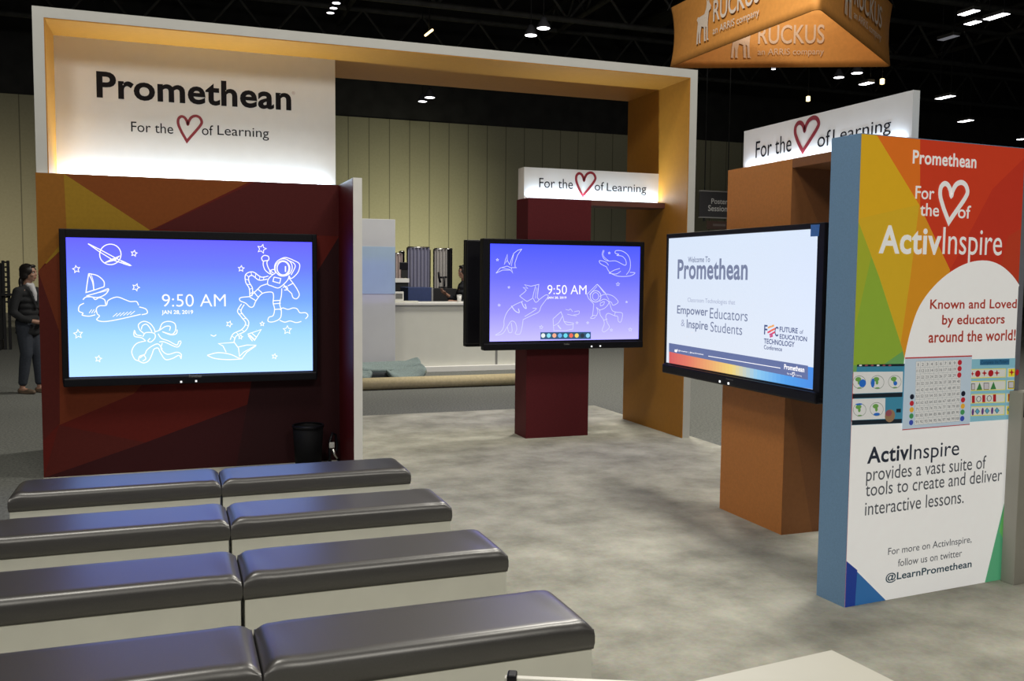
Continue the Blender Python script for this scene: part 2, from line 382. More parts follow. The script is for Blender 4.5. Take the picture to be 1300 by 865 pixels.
# ------------------------------------------------------------------ interactive displays
def gradient(name, stops, s=1.0):
    m = bpy.data.materials.new(name); m.use_nodes = True; nt = m.node_tree; b = nt.nodes['Principled BSDF']
    b.inputs['Base Color'].default_value = (.01, .01, .01, 1); b.inputs['Roughness'].default_value = .25
    tc = nt.nodes.new('ShaderNodeTexCoord'); sp = nt.nodes.new('ShaderNodeSeparateXYZ'); r = nt.nodes.new('ShaderNodeValToRGB')
    nt.links.new(tc.outputs['Generated'], sp.inputs[0]); nt.links.new(sp.outputs[2], r.inputs[0])
    e = r.color_ramp.elements
    while len(e) < len(stops): e.new(.5)
    for k, (p, c) in enumerate(stops): e[k].position = p; e[k].color = tuple(c)+(1,)
    nt.links.new(r.outputs[0], b.inputs['Emission Color']); b.inputs['Emission Strength'].default_value = s
    return m
def display(label, o, ux, n, s0, s1, z0, z1, dep, scr, smat, logo=None, dots=(), group=None):
    """o: front face origin; the box goes back by dep. scr = (s0,t0,s1,t1) lit area"""
    pl = Plane(o, ux, n); t = thing('interactive_display', pl.p(((s0+s1)/2, z0), -dep/2), label, 'display', group)
    Mx = Matrix.Translation(pl.o) @ Matrix((pl.ux, -pl.n, pl.uz)).transposed().to_4x4()
    fm = MB()
    a0, b0, a1, b1 = scr
    fm.box((s0, .022, z0+.03), (s1, dep, z1), .012, 2, 0, Mx)
    fm.box((s0, 0, z0+.03), (a0, .03, z1), .006, 2, 0, Mx); fm.box((a1, 0, z0+.03), (s1, .03, z1), .006, 2, 0, Mx)
    fm.box((a0-.004, 0, b1), (a1+.004, .03, z1), .006, 2, 0, Mx); fm.box((a0-.004, 0, z0+.03), (a1+.004, .03, b0), .006, 2, 0, Mx)
    fr = fm.build('bezel', M['black'], t)
    ch = MB().box((s0+.005, -.02, z0), (s1-.005, dep*.7, z0+.068), .012, 2, 0, Mx).build('control_bar', M['black'], t)
    mb = MB(); mb.add([pl.p((a0, b0), -.016), pl.p((a1, b0), -.016), pl.p((a1, b1), -.016), pl.p((a0, b1), -.016)], [[0, 1, 2, 3]])
    sc = mb.build('screen', smat, t, center=False)
    pc = Plane(pl.o + pl.n*.0205, ux, n)
    for d in dots:
        s, tt = pc.st(*d); MB().box((s-.007, -.0035, tt-.007), (s+.007, 0, tt+.007), 0, 2, 0, Matrix.Translation(pc.o) @ Matrix((pl.ux, -pl.n, pl.uz)).transposed().to_4x4()).build('indicator_light', M['dot'], ch)
    if logo: text(pc, logo[0], logo[1], logo[2], mat('grey_ink', (.22, .22, .22), .5), ch, .001, name='brand_lettering', bold=.01)
    return t, Plane(pl.o - pl.n*.016, ux, n), sc
class Draw:
    """white line drawings shown on a screen; coordinates of one drawing grid"""
    def __init__(s, pl, sc, ox, oy, k, wd, m): s.pl, s.sc, s.ox, s.oy, s.k, s.wd, s.m = pl, sc, ox, oy, k, wd, m; s.mb = MB(); s.n = 0
    def q(s, p): return s.pl.st(s.ox+p[0]/s.k, s.oy+p[1]/s.k)
    def l(s, pts, w=1, closed=False, sm=True):
        s.n += 1; P = [s.q(p) for p in pts]
        ribbon(s.mb, s.pl, smooth(P, closed, 5) if sm and len(P) > 2 else P, s.wd*w, .0015+.00005*(s.n % 12), closed); return s
    def e(s, cx, cy, rx, ry, a=0, w=1, t0=0, t1=360):
        n = 26; pts = []
        for i in range(n+1):
            t = math.radians(t0+(t1-t0)*i/n); x, y = rx*math.cos(t), ry*math.sin(t); c, d = math.cos(math.radians(a)), math.sin(math.radians(a))
            pts.append((cx+x*c-y*d, cy+x*d+y*c))
        return s.l(pts, w, False, False)
    def star(s, cx, cy, r, a=0, w=.8):
        return s.l([(cx+r*(1 if i % 2 == 0 else .48)*math.sin(math.radians(a+36*i)), cy-r*(1 if i % 2 == 0 else .48)*math.cos(math.radians(a+36*i))) for i in range(10)], w, True, False)
    def done(s, name='line_drawing'):
        o = s.mb.build(name, s.m, s.sc); s.mb = MB(); return o

def over(r, g, b): c = rgb(r, g, b); return (c[0], c[1]*(1.3 if g > 245 else 1), c[2]*1.8)
# --- the large display on the screen wall
g1 = gradient('blue_sky_pixels', [(0, over(196, 242, 255)), (.3, over(165, 222, 254)), (.55, over(122, 172, 254)), (.8, over(110, 128, 254)), (1, over(108, 104, 252))], 1.0)
pw = Plane((0, 7.787, 0), (1, 0, 0), (0, -1, 0))
pi = Plane((0, 7.803, 0), (1, 0, 0), (0, -1, 0))
a0, b1 = pi.st(83.5, 301.5); a1, b0 = pi.st(397, 470.5)
D1, PD1, SC1 = display('large interactive display on the screen wall showing a blue sky with white doodles', (0, 7.787, 0), (1, 0, 0), (0, -1, 0), -.82, 1.117, .722, 1.935, .0985,
    (a0, b0, a1, b1), g1, ('Promethean', (240, 475.5), (256, 479)), ((230, 485), (249, 484)))
text(PD1, '9:50 AM', (205.5, 373.6), (286.6, 389.3), M['pix'], SC1, .0015, -.008, 'clock_text')
text(PD1, 'JAN 28, 2019', (205.2, 394), (245.2, 400.2), M['pix'], SC1, .0015, .02, 'date_text')
d = Draw(PD1, SC1, 70, 280, 3.8235, .0072, M['pix'])
for s_ in [(383, 160, 15, 10), (103, 237, 18, -10), (392, 325, 18, 20), (112, 552, 22, -5), (210, 672, 16, 10), (1003, 138, 22, 15), (903, 234, 15, 5), (845, 503, 15, 20), (1127, 532, 21, 0), (1065, 660, 13, 10), (1005, 502, 11, 0), (900, 566, 11, 10)]:
    d.star(*s_); d.done('star_drawing')
d.e(268, 165, 52, 50).l([(160, 113), (215, 152), (280, 192), (340, 212), (365, 218), (300, 186), (215, 140), (160, 113)], 1, False, False).l([(330, 208), (365, 218), (320, 196)], 1.6)
for i in range(5): d.l([(238+i*6, 206-i*3), (295+i*5, 192-i*5)], .8)
d.done('planet_drawing')
d.l([(163, 258), (155, 310), (150, 350), (190, 338), (238, 322)], 1, False, False).l([(163, 258), (205, 268), (236, 295), (238, 322)]).l([(165, 262), (182, 300), (188, 338)]).l([(175, 262), (186, 300), (188, 338)], .6)
d.l([(152, 366), (210, 350), (258, 332), (245, 358), (205, 374), (152, 366)]).l([(215, 350), (255, 340)], .7); d.done('sailboat_drawing')
d.l([(135, 385), (150, 372), (180, 372), (195, 384), (215, 375), (240, 385), (245, 408)]).l([(140, 402), (118, 415), (115, 440), (135, 450), (132, 460), (165, 465), (195, 458)])
for i in range(3): d.l([(165+i*12, 450), (178+i*12, 432)], .7)
d.l([(205, 455), (200, 430), (215, 415), (248, 412), (258, 388), (300, 372), (340, 385), (365, 394), (395, 394), (405, 412)]).l([(408, 420), (440, 430), (447, 450), (420, 458)]).l([(205, 455), (215, 465), (202, 482), (235, 491), (300, 482), (415, 456)])
for i in range(6): d.l([(280+i*17, 468-i*2), (302+i*17, 450-i*2)], .7)
d.done('cloud_drawing')
d.l([(1092, 435), (1105, 425), (1130, 432), (1155, 425), (1175, 430), (1188, 448), (1215, 448), (1227, 462), (1215, 478)]).l([(1090, 485), (1115, 494), (1140, 488), (1170, 496), (1195, 490)]); d.done('cloud_drawing')
# octopus
d.l([(440, 585), (395, 598), (372, 635), (385, 672), (405, 682)]).l([(405, 682), (430, 692), (455, 680), (470, 650), (480, 625), (500, 620), (510, 640), (535, 675), (570, 670), (600, 655), (612, 672)])
d.l([(405, 682), (410, 660), (435, 650), (445, 630), (470, 610), (500, 600), (520, 625)]).l([(412, 668), (430, 655), (440, 672), (425, 682)])
d.l([(440, 585), (420, 570), (385, 562), (385, 535), (395, 555), (420, 560)]).l([(425, 565), (440, 545), (480, 548), (485, 570), (465, 590), (450, 585), (462, 572)]).l([(430, 548), (410, 530), (405, 505), (430, 490), (460, 500), (480, 525), (485, 545)]).l([(418, 530), (425, 510), (445, 505), (465, 530), (470, 545)])
d.l([(485, 540), (505, 532), (520, 500), (550, 490), (580, 500), (585, 530), (570, 552), (545, 548), (520, 540)]).l([(505, 535), (535, 515), (558, 515), (555, 535)]).l([(520, 540), (560, 555), (588, 550), (592, 530)])
d.l([(500, 550), (515, 572), (550, 585), (590, 605), (600, 588), (612, 586)]).l([(505, 590), (530, 590), (580, 612), (600, 612), (612, 590)]).l([(520, 595), (515, 625), (545, 650), (590, 640), (612, 650), (610, 672)]); d.done('octopus_drawing')
# astronaut, tether, book
d.e(1108, 228, 43, 42).e(1106, 232, 29, 33, 0, 1.2).e(1104, 233, 36, 38, 0, .8).l([(1092, 188), (1120, 180), (1160, 195), (1186, 212), (1182, 245), (1165, 268), (1145, 282), (1135, 268)]).l([(1125, 192), (1155, 205), (1165, 225), (1145, 265)]).l([(1118, 222), (1118, 250)], 1.4)
d.l([(1060, 255), (1040, 240), (1028, 210), (1032, 192)]).l([(1045, 262), (1020, 242), (1010, 215), (1012, 195)]).l([(1008, 198), (1002, 182), (1015, 170), (1035, 175), (1036, 192), (1020, 196), (1008, 198)]).l([(1040, 245), (1062, 238), (1068, 255), (1052, 262), (1040, 245)])
d.l([(1058, 262), (1035, 285), (1032, 310), (1050, 318), (1080, 328), (1100, 318), (1128, 290), (1135, 270)]).l([(1062, 275), (1095, 282), (1090, 305), (1057, 296), (1062, 275)], 1, False, False).l([(1030, 308), (1000, 318), (985, 332), (945, 370)])
d.l([(1135, 280), (1155, 305), (1175, 335), (1185, 362), (1172, 380), (1155, 375), (1148, 355)]).l([(1108, 308), (1122, 330), (1148, 355)]).l([(1130, 318), (1155, 305)]).l([(1105, 325), (1122, 320), (1128, 335), (1112, 338)])
d.l([(945, 370), (900, 375), (898, 390), (925, 402), (945, 420), (962, 418), (975, 390), (1005, 355), (1050, 348), (1060, 365), (1058, 400), (1065, 430), (1058, 462), (1038, 470), (1034, 490), (1060, 492), (1092, 475), (1098, 440), (1090, 405), (1098, 365), (1100, 330)])
d.l([(962, 345), (985, 372)]).l([(985, 335), (1005, 352)]).l([(945, 372), (975, 390)]).l([(1058, 390), (1095, 388)]).l([(1060, 405), (1095, 402)]).l([(1066, 432), (1096, 430)]); d.done('astronaut_drawing')
d.l([(1035, 270), (1000, 275), (960, 250), (925, 262), (925, 300), (942, 330), (945, 370)]).l([(1030, 285), (990, 290), (958, 268), (940, 275), (942, 300), (958, 330), (955, 368)])
for i in range(9): d.l([[(925, 262), (940, 275)], [(922, 285), (942, 290)], [(930, 310), (948, 312)], [(940, 335), (957, 330)], [(945, 355), (957, 350)], [(950, 250), (955, 268)], [(975, 255), (972, 275)], [(995, 270), (990, 290)], [(1015, 272), (1010, 288)]][i], .7)
d.l([(905, 405), (885, 440), (905, 470), (925, 500), (905, 530), (865, 550), (850, 580)]).l([(918, 408), (902, 440), (918, 465), (940, 495), (925, 535), (880, 560), (868, 590)])
for p in [((888, 430), (904, 435)), ((890, 455), (912, 452)), ((908, 478), (930, 475)), ((920, 505), (938, 512)), ((905, 530), (918, 540)), ((880, 545), (890, 555)), ((860, 562), (875, 575))]: d.l(p, .7)
d.done('tether_drawing')
d.l([(738, 655), (790, 642), (850, 650), (890, 668), (905, 672), (840, 676), (775, 670), (738, 655)]).l([(830, 640), (815, 610), (793, 598), (870, 592)], 1, False, False).l([(868, 590), (890, 620), (895, 660), (915, 640), (975, 605), (930, 605), (888, 615)], 1, False, False).l([(905, 672), (930, 640), (975, 608)], 1, False, False); d.done('open_book_drawing')
d.l([(935, 552), (1000, 530), (968, 582), (935, 552)], 1, False, False).l([(945, 556), (970, 580)]).l([(955, 548), (978, 568)]).l([(937, 560), (958, 586)]).l([(755, 555), (770, 562), (782, 555)]); d.done('paper_drawing')

# --- the display on the red column (front) and its twin on the back
g2 = gradient('violet_sky_pixels', [(0, over(205, 198, 252)), (.3, over(158, 152, 252)), (.65, over(112, 116, 252)), (1, over(78, 92, 250))], 1.0)
pi = Plane((0, 8.278, 0), (1, 0, 0), (0, -1, 0))
a0, b1 = pi.st(622, 309.5); a1, b0 = pi.st(810.5, 430.5)
D2, PD2, SC2 = display('interactive display on the red column showing a violet sky with dinosaur and astronaut doodles', (0, 8.262, 0), (1, 0, 0), (0, -1, 0), 2.729, 4.432, .893, 1.953, .11,
    (a0, b0, a1, b1), g2, ('Promethean', (716, 436), (723, 438)), ((751, 440), (762, 439.5)))
text(PD2, '9:50 AM', (695, 362), (744.4, 373.8), M['pix'], SC2, .0015, -.006, 'clock_text')
text(PD2, 'JAN 28, 2019', (695, 376.6), (719, 380.2), M['pix'], SC2, .0015, .02, 'date_text')
d = Draw(PD2, SC2, 580, 290, 5.0, .0055, glow('soft_white_pixels', (.72, .74, 1), 1.0))
for s_ in [(1022, 355, 12, 0), (330, 375, 7, 0), (268, 488, 8, 0), (535, 628, 12, 10), (762, 600, 8, 0), (830, 600, 8, 0), (980, 646, 9, 0), (1100, 643, 12, 0), (1077, 468, 6, 0), (257, 200, 8, 0), (967, 157, 7, 0)]:
    d.star(*s_); d.done('star_drawing')
d.l([(412, 132), (385, 140), (360, 160), (345, 200), (335, 230), (320, 205), (320, 165), (308, 200), (300, 230), (318, 205)], 1, False, False).l([(412, 132), (385, 170), (368, 220), (370, 250)], 1, False, False).l([(360, 165), (345, 240)], .8).l([(248, 285), (275, 252), (320, 240), (345, 252), (355, 285), (340, 265), (290, 265), (248, 285)], 1, False, False).l([(340, 250), (380, 250)]).l([(285, 250), (340, 262)], .7); d.done('pterosaur_drawing')
d.l([(930, 138), (922, 165), (935, 195), (965, 208), (1010, 208), (1068, 235), (1072, 205), (1050, 178), (1015, 172), (1028, 165), (1005, 158), (1010, 142), (1050, 145), (1085, 170), (1100, 210), (1098, 260), (1075, 295)])
d.l([(1098, 280), (1130, 283), (1100, 302), (1030, 305), (985, 290), (962, 270), (950, 245)]).l([(950, 245), (912, 225), (905, 205), (945, 215), (962, 235)]).l([(965, 285), (1000, 265), (1035, 255)]).l([(965, 285), (1010, 290), (1040, 272)]).l([(935, 140), (930, 175), (965, 208)], .7); d.done('sea_reptile_drawing')
d.l([(398, 430), (430, 405), (440, 392), (420, 375), (450, 382), (430, 358), (470, 368), (520, 356), (515, 400), (510, 440)], 1, False, False).l([(398, 430), (420, 448), (445, 465), (480, 445), (490, 400), (500, 365)], 1, False, False).l([(510, 440), (520, 455), (500, 470), (485, 445)]).l([(505, 375), (498, 445)], .8).l([(515, 380), (510, 445)], .8)
d.l([(420, 462), (360, 490), (320, 530), (300, 580), (298, 620), (280, 655), (245, 678), (290, 668), (320, 625), (345, 590), (370, 600), (380, 640), (370, 668), (400, 670), (415, 620), (420, 580)]).l([(420, 580), (470, 555), (520, 530), (535, 495), (575, 440), (578, 425), (560, 425), (520, 455)]).l([(430, 560), (480, 530), (505, 510), (480, 508)]).l([(320, 625), (330, 660), (350, 655), (345, 600)])
d.l([(345, 492), (370, 525), (395, 535), (390, 510)], 1.5).l([(410, 468), (425, 500), (440, 508), (432, 480)], 1.5); d.done('horned_dinosaur_drawing')
d.e(880, 432, 34, 36, 0, 1.3).e(880, 432, 20, 24).l([(890, 355), (825, 420), (835, 445), (868, 480)], 1, False, False).l([(890, 355), (905, 370), (945, 415)], 1.4, False, False).l([(890, 368), (840, 422)], .8, False, False).l([(905, 372), (935, 412)], .8)
d.l([(868, 480), (865, 520), (860, 555)]).l([(885, 500), (895, 530), (885, 555)]).l([(860, 552), (888, 556)]).l([(862, 555), (848, 570), (868, 572), (880, 562)]).l([(905, 432), (945, 418), (990, 430), (1022, 462), (1015, 478), (990, 488), (980, 470), (955, 460)]).l([(945, 420), (965, 455)], .8)
d.l([(905, 520), (940, 505), (965, 470), (935, 450), (905, 465)]).l([(910, 475), (935, 465), (930, 485), (912, 492), (910, 475)]).l([(905, 515), (910, 550), (930, 580), (935, 610), (922, 645), (935, 658), (968, 630), (955, 600), (945, 560), (960, 540), (1000, 555), (1020, 560), (1025, 590), (1042, 592), (1050, 540), (1010, 532), (985, 520), (968, 470)]).l([(930, 585), (955, 575)]).l([(1005, 532), (1000, 556)]).l([(890, 505), (905, 520)]); d.done('astronaut_drawing')
d.l([(610, 575), (660, 530), (672, 560), (680, 592), (740, 602), (735, 640), (690, 650), (615, 650), (610, 575)], 1, False, False).l([(612, 620), (645, 600), (668, 560)]).l([(640, 615), (660, 640)], 2).l([(680, 592), (700, 612), (740, 610)]); d.done('rover_drawing')
d.l([(690, 515), (710, 520), (720, 512), (735, 530)], .8).l([(745, 530), (775, 525), (772, 545), (740, 550)], .8).l([(700, 545), (730, 552), (760, 556)], .8); d.done('squiggle_drawing')
tk = MB(); poly(tk, PD2, [(686, 422), (750, 421.5), (750, 430.6), (686, 431)], .0012); tb_ = tk.build('task_bar', glow('taskbar_pixels', (.03, .10, .20), .9), SC2)
ic = [(.85, .9, .9), (.25, .75, .9), (.95, .45, .3), (.15, .45, .9), (.15, .75, .9), (.9, .15, .1), (.95, .7, .15), (.02, .03, .05), (.3, .7, 1)]
tm = MB()
for i in range(9):
    cx, cy = 689.5+i*7.1, 426.2; c = PD2.st(cx, cy); r = .022
    vs = [PD2.p((c[0]+r*math.cos(k*math.pi/6), c[1]+r*math.sin(k*math.pi/6)), .0018) for k in range(12)]
    m1 = MB(); m1.add(vs, [list(range(12))]); m1.build('app_icon', glow('icon_pixels', ic[i], 1), SC2)
a0m, _ = Plane((0, 8.8, 0), (1, 0, 0), (0, -1, 0)).st(588, 380)
D2b, _, _ = display('black back display on the far side of the red column, facing away', (0, 8.80, 0), (-1, 0, 0), (0, 1, 0), -(a0m+1.703), -a0m, .893, 1.953, .109,
    (-(a0m+1.703)+.05, .99, -a0m-.05, 1.90), g2)

# --- the display on the orange column
pi = Plane((3.41, 0, 0), (0, -1, 0), (-1, 0, 0))
a0, b1 = pi.st(849.3, 303); a1, b0 = pi.st(1034, 495)
white3 = gradient('white_slide_pixels', [(0, (.76, .82, .93)), (1, (.70, .80, .96))], 1.0)
D3, PD3, SC3 = display('interactive display on the orange column showing a white welcome slide', (3.394, 0, 0), (0, -1, 0), (-1, 0, 0), -5.995, -4.234, .903, 1.923, .1445,
    (a0, b0, a1, b1), white3, ('Promethean', (922, 480), (931, 483.5)), ((914, 484.5), (925, 487)))
GI = glow('slide_grey', rgb(118, 128, 158), 1); GL = glow('slide_light_grey', rgb(160, 168, 195), 1); NV = glow('slide_navy', rgb(64, 78, 128), 1)
def t3(b, tl, br, m, bold=0, sp=1.0): text(PD3, b, tl, br, m, SC3, .0018, bold, 'slide_text', sp)
t3('Welcome To', (873.8, 326.3), (901.6, 333), GI, .012); t3('Promethean', (860.8, 329.5), (949.3, 356), GI, .024, 1.03)
t3('Classroom Technologies that', (873.3, 378), (933.5, 388.8), GL)
t3('Empower', (860, 387.7), (898.8, 405), GI, .015); t3('Educators', (901.6, 391), (949.3, 408.5), GI)
t3('&', (865, 405.7), (869.7, 414.8), GL); t3('Inspire', (872.2, 405.5), (898.8, 423), GI, .015); t3('Students', (902.4, 408.5), (942.4, 425.8), GI)
t3('F', (970.6, 412.5), (974.4, 425.2), NV, .018); t3('C', (984, 414.6), (988.2, 427.6), NV, .018)
t3('FUTURE', (990.2, 414.8), (1013, 423.7), NV, .018); t3('of', (1015.7, 418.7), (1020, 424.3), NV); t3('EDUCATION', (990.2, 424.2), (1024.7, 434), NV, .018)
t3('TECHNOLOGY', (970.2, 429.7), (1009, 441), NV, .018); t3('Conference', (970.2, 438), (993, 446.4), NV, .012)
sw_ = MB(); lc = [rgb(240, 170, 90), rgb(235, 110, 80), rgb(225, 70, 100), rgb(200, 60, 120)]
for i, (x, y) in enumerate([(977, 415.5), (981, 414), (983, 418), (980, 419.5), (976.5, 421.5), (982.5, 422.5), (979, 424.5), (979.5, 427)]):
    poly(sw_, PD3, [(x-2.2, y), (x+1.6, y-2), (x+2.3, y+.4), (x-1.5, y+2)], .0018, i//2)
sw_.build('emblem', [glow('emblem_pixels', c, 1) for c in lc], SC3)
bd = MB(); stops = [rgb(214, 92, 96), rgb(228, 122, 100), rgb(236, 168, 110), rgb(240, 212, 120), rgb(140, 200, 240), rgb(80, 160, 235), rgb(70, 140, 230)]
BL, BR, TL, TR = PD3.st(849.5, 464), PD3.st(1033.8, 494.6), PD3.st(849.5, 436), PD3.st(1033.8, 467)
N_ = 42
def mixc(k):
    k = k*(len(stops)-1); i = min(int(k), len(stops)-2); f_ = k-i; return tuple(stops[i][j]*(1-f_)+stops[i+1][j]*f_ for j in range(3))
for i in range(N_):
    f0, f1 = i/N_, (i+1)/N_
    lp_ = lambda A, B, f_: (A[0]+(B[0]-A[0])*f_, A[1]+(B[1]-A[1])*f_)
    poly(bd, PD3, [lp_(TL, TR, f0), lp_(TL, TR, f1), lp_(BL, BR, f1), lp_(BL, BR, f0)], .001, i, True)
bd.build('rainbow_band', [glow('rainbow_pixels', mixc((i+.5)/N_), 1) for i in range(N_)], SC3)
bd = MB(); poly(bd, PD3, [(849.5, 435.6), (1026, 464.6), (1026, 482.5), (858, 448.5), (849.5, 446.5)], .0014); bd.build('slate_band', glow('slate_pixels', rgb(98, 112, 160), 1), SC3)
bd = MB(); ribbon(bd, PD3, [PD3.st(899.5, 452.3), PD3.st(991, 467.6)], .004, .0018); bd.build('rule_line', M['pix'], SC3)
t3('@Promethean  |  @LearnPromethean', (861.4, 444.3), (893.3, 451.6), M['pix'], .01)
t3('Promethean', (995.9, 462.4), (1021.4, 473), M['pix'], .02); t3('For the', (999.8, 473.3), (1005.6, 476.3), M['pix']); t3('of Learning', (1009.2, 475.3), (1018, 478.8), M['pix'])
heart(PD3, (1006, 472.6), (1009, 479), M['pix'], SC3, .0018, .14)
bb = MB(); poly(bb, PD3, [(857, 443.4), (858.6, 444.6), (860.2, 443.2), (860.6, 445.6), (858.8, 447.6), (856.6, 446.4)], .0018); bb.build('bird_icon', M['pix'], SC3)
tp = MB(); pt = Plane((3.393, 0, 0), (0, -1, 0), (-1, 0, 0)); poly(tp, pt, [(1029.5, 285.5), (1041, 285), (1039.5, 300), (1029, 300.5)], .001)
tp.build('blue_tape', mat('blue_painters_tape', (.07, .22, .68), .7, .08, 50), D3)
# ------------------------------------------------------------------ tall lightbox
LA = Vector((3.055, 3.575, 0)); LB = Vector((4.171, 3.648, 0)); LH = 2.295; LD = .19
ux = (LB-LA).normalized(); nn = Vector((ux.y, -ux.x, 0)); LW = (LB-LA).length + .04
LM = Matrix.Translation(LA) @ Matrix((ux, -nn, Vector((0, 0, 1)))).transposed().to_4x4()
lb = thing('lightbox', (LA+LB)/2 - nn*LD/2 + Vector((0, 0, FL)), 'tall backlit lightbox with rainbow facets, white dome and blue side standing on the carpet', 'lightbox')
q = MB(); q.box((0, .012, FL), (LW, LD, LH), .003, 1, 0, LM); q.box((LW-.04, 0, FL), (LW, .012, LH), 0, 1, 0, LM)
q.build('box_frame', mat('grey_aluminium', (.22, .23, .28), .4, .03, 20), lb)
q = MB().box((-.004, -.001, FL), (0, LD, LH), 0, 1, 0, LM); q.box((-.003, -.001, LH), (LW, LD, LH+.003), 0, 1, 0, LM)
q.build('blue_side', mat('blue_fabric', (.20, .36, .58), .8, .06, 120), lb)
PL = Plane(LA + nn*.0, ux, nn)
LIT = .34
def lit(name, c, k=1.0): return mat(name, tuple(min(1, v*.75) for v in c), .5, .02, 20, emit=c, es=LIT*k)
gp = MB().box((0, 0, FL), (LW-.04, .012, LH), 0, 1, 0, LM).build('graphic_panel', lit('lit_red', rgb(205, 62, 32)), lb)
fm = []; g = MB()
def G(pts, c, off, k=1.0):
    fm.append(lit('lit_print', rgb(*c), k)); P = []
    for p in pts:
        a, b = PL.st(*p); a = .0005 if a < .035 else (LW-.0405 if a > LW-.075 else a); b = LH if b > LH-.035 else (FL if b < .045 else b); P.append((a, b))
    poly(g, PL, P, off, len(fm)-1, True)
e_ = [PL.p((0, 0)), ]
def Lp(s, t): return (s, t)
tlp = (1092.6, 169.6)
G([tlp, (1113, 172), (1167, 260), (1140, 266), (1090.8, 278)], (226, 176, 34), .0006)
G([(1113, 172), (1168, 178), (1168, 262)], (228, 116, 34), .0006)
G([(1168, 178), (1168, 262), (1206, 343), (1296, 362), (1300, 195)], (208, 62, 34), .0003)
G([(1206, 343), (1260, 240), (1297, 200), (1296, 365), (1250, 340)], (196, 54, 34), .0005)
G([(1262, 370), (1280, 300), (1297, 290), (1296, 400)], (190, 62, 36), .0006)
G([(1090.8, 278), (1140, 266), (1167, 260), (1156, 350), (1148, 470), (1085, 470)], (218, 176, 40), .0007)
G([(1167, 260), (1206, 343), (1200, 372), (1150, 470), (1142, 445), (1156, 350)], (222, 150, 36), .0009)
G([(1090.6, 282), (1116, 352), (1146, 445), (1148, 470), (1085, 470)], (146, 178, 58), .0011)
G([(1090.6, 282), (1106, 325), (1086, 420)], (168, 178, 50), .0013)
G([(1086, 464), (1120, 464), (1146, 446), (1150, 465), (1148, 474), (1086, 474)], (110, 168, 96), .0013)
dome = [(1146.5, 470), (1148.5, 452), (1156, 419), (1167, 389), (1185, 364), (1207, 345), (1230, 333.5), (1252, 331), (1270, 337), (1285, 350), (1295.5, 365)]
dm = smooth([PL.st(*p) for p in dome], False, 4); rt = PL.st(1279.5, 737)
right = LW-.04
Wp = [(p.x, p.y) for p in dm]; Wp[-1] = (right-.001, dm[-1].y)
fm.append(lit('lit_white', (.80, .79, .77), 1.4)); poly(g, PL, Wp + [(right-.001, FL), (.0005, FL), (.0005, PL.st(1085, 535)[1]), (dm[0].x, PL.st(1146, 535)[1])], .0016, len(fm)-1, True)
bl_ = PL.st(1077.5, 712); bt_ = PL.st(1124, 764)
G([(1077.8, 712), (1124, 763.6), (1076, 770)], (48, 112, 176), .002); G([(1077.8, 712), (1088, 724), (1085, 769), (1076, 771)], (26, 60, 150), .0022)
fm.append(lit('lit_green', rgb(92, 176, 130))); poly(g, PL, [(right-.002, PL.st(1286, 614)[1]), (right-.002, FL), (PL.st(1250, 738)[0], FL)], .002, len(fm)-1, True)
fm.append(lit('lit_green2', rgb(110, 190, 105))); poly(g, PL, [(right-.002, PL.st(1286, 614)[1]), (right-.002, PL.st(1281, 690)[1]), (PL.st(1268, 675)[0], PL.st(1268, 675)[1])], .0024, len(fm)-1, True)
ed = MB()
g.build('facet_graphic', fm, gp)
WH = lit('lit_lettering', (.86, .85, .82), 1.15); RD = lit('lit_red_ink', rgb(178, 66, 52)); NVY = lit('lit_navy_ink', rgb(44, 52, 70), .6); GRY = lit('lit_grey_ink', rgb(92, 96, 104), .6); TEA = lit('lit_teal_ink', rgb(36, 74, 92), .6)
def tl(b, x0, x1, yt, yb, m, bold=0, sp=1.0):
    mb = MB(); a = PL.st(x0, yt); text_st(mb, PL, b, a, (PL.st(x1, yt)[0], PL.st(x0, yb)[1]), .003, bold, 0, sp)
    return mb.build('lettering', m, gp)
tl('Promethean', 1158.7, 1239.7, 190.4, 208, WH, .022, 1.05)
tl('For', 1162, 1186, 236, 252.6, WH, .01); tl('the', 1168, 1192, 257.6, 274.2, WH, .01)
heart(PL, (1193, 230), (1226, 283), WH, gp, .003, .13)
tl('of', 1216, 1232.3, 260.4, 277.2, WH, .01)
tl('Activ', 1116.2, 1195.3, 285.7, 322.2, WH, .024, 1.05); tl('Inspire', 1197.2, 1272.6, 288.4, 334, WH)
tl('Known and Loved', 1180.5, 1290.5, 380.4, 392.6, RD, .018, 1.03); tl('by educators', 1195.7, 1275.2, 400, 416.3, RD, .018, 1.03); tl('around the world!', 1178.7, 1289, 420.7, 435.6, RD, .018, 1.03)
tl('Activ', 1100.9, 1153.5, 568, 589.2, NVY, .022, 1.05); tl('Inspire', 1154.7, 1217.4, 564.5, 590.2, NVY)
tl('provides a vast suite of', 1099.6, 1251, 593.5, 616.9, GRY); tl('tools to create and deliver', 1098.8, 1270.9, 613.5, 630.6, GRY); tl('interactive lessons.', 1098, 1222.7, 637.5, 654.8, GRY)
tl('For more on ActivInspire,', 1127.2, 1232.4, 696, 707.6, GRY); tl('follow us on twitter', 1139.7, 1220.3, 710.2, 719.5, GRY); tl('@LearnPromethean', 1124, 1232.4, 728.4, 741, TEA, .016, 1.02)
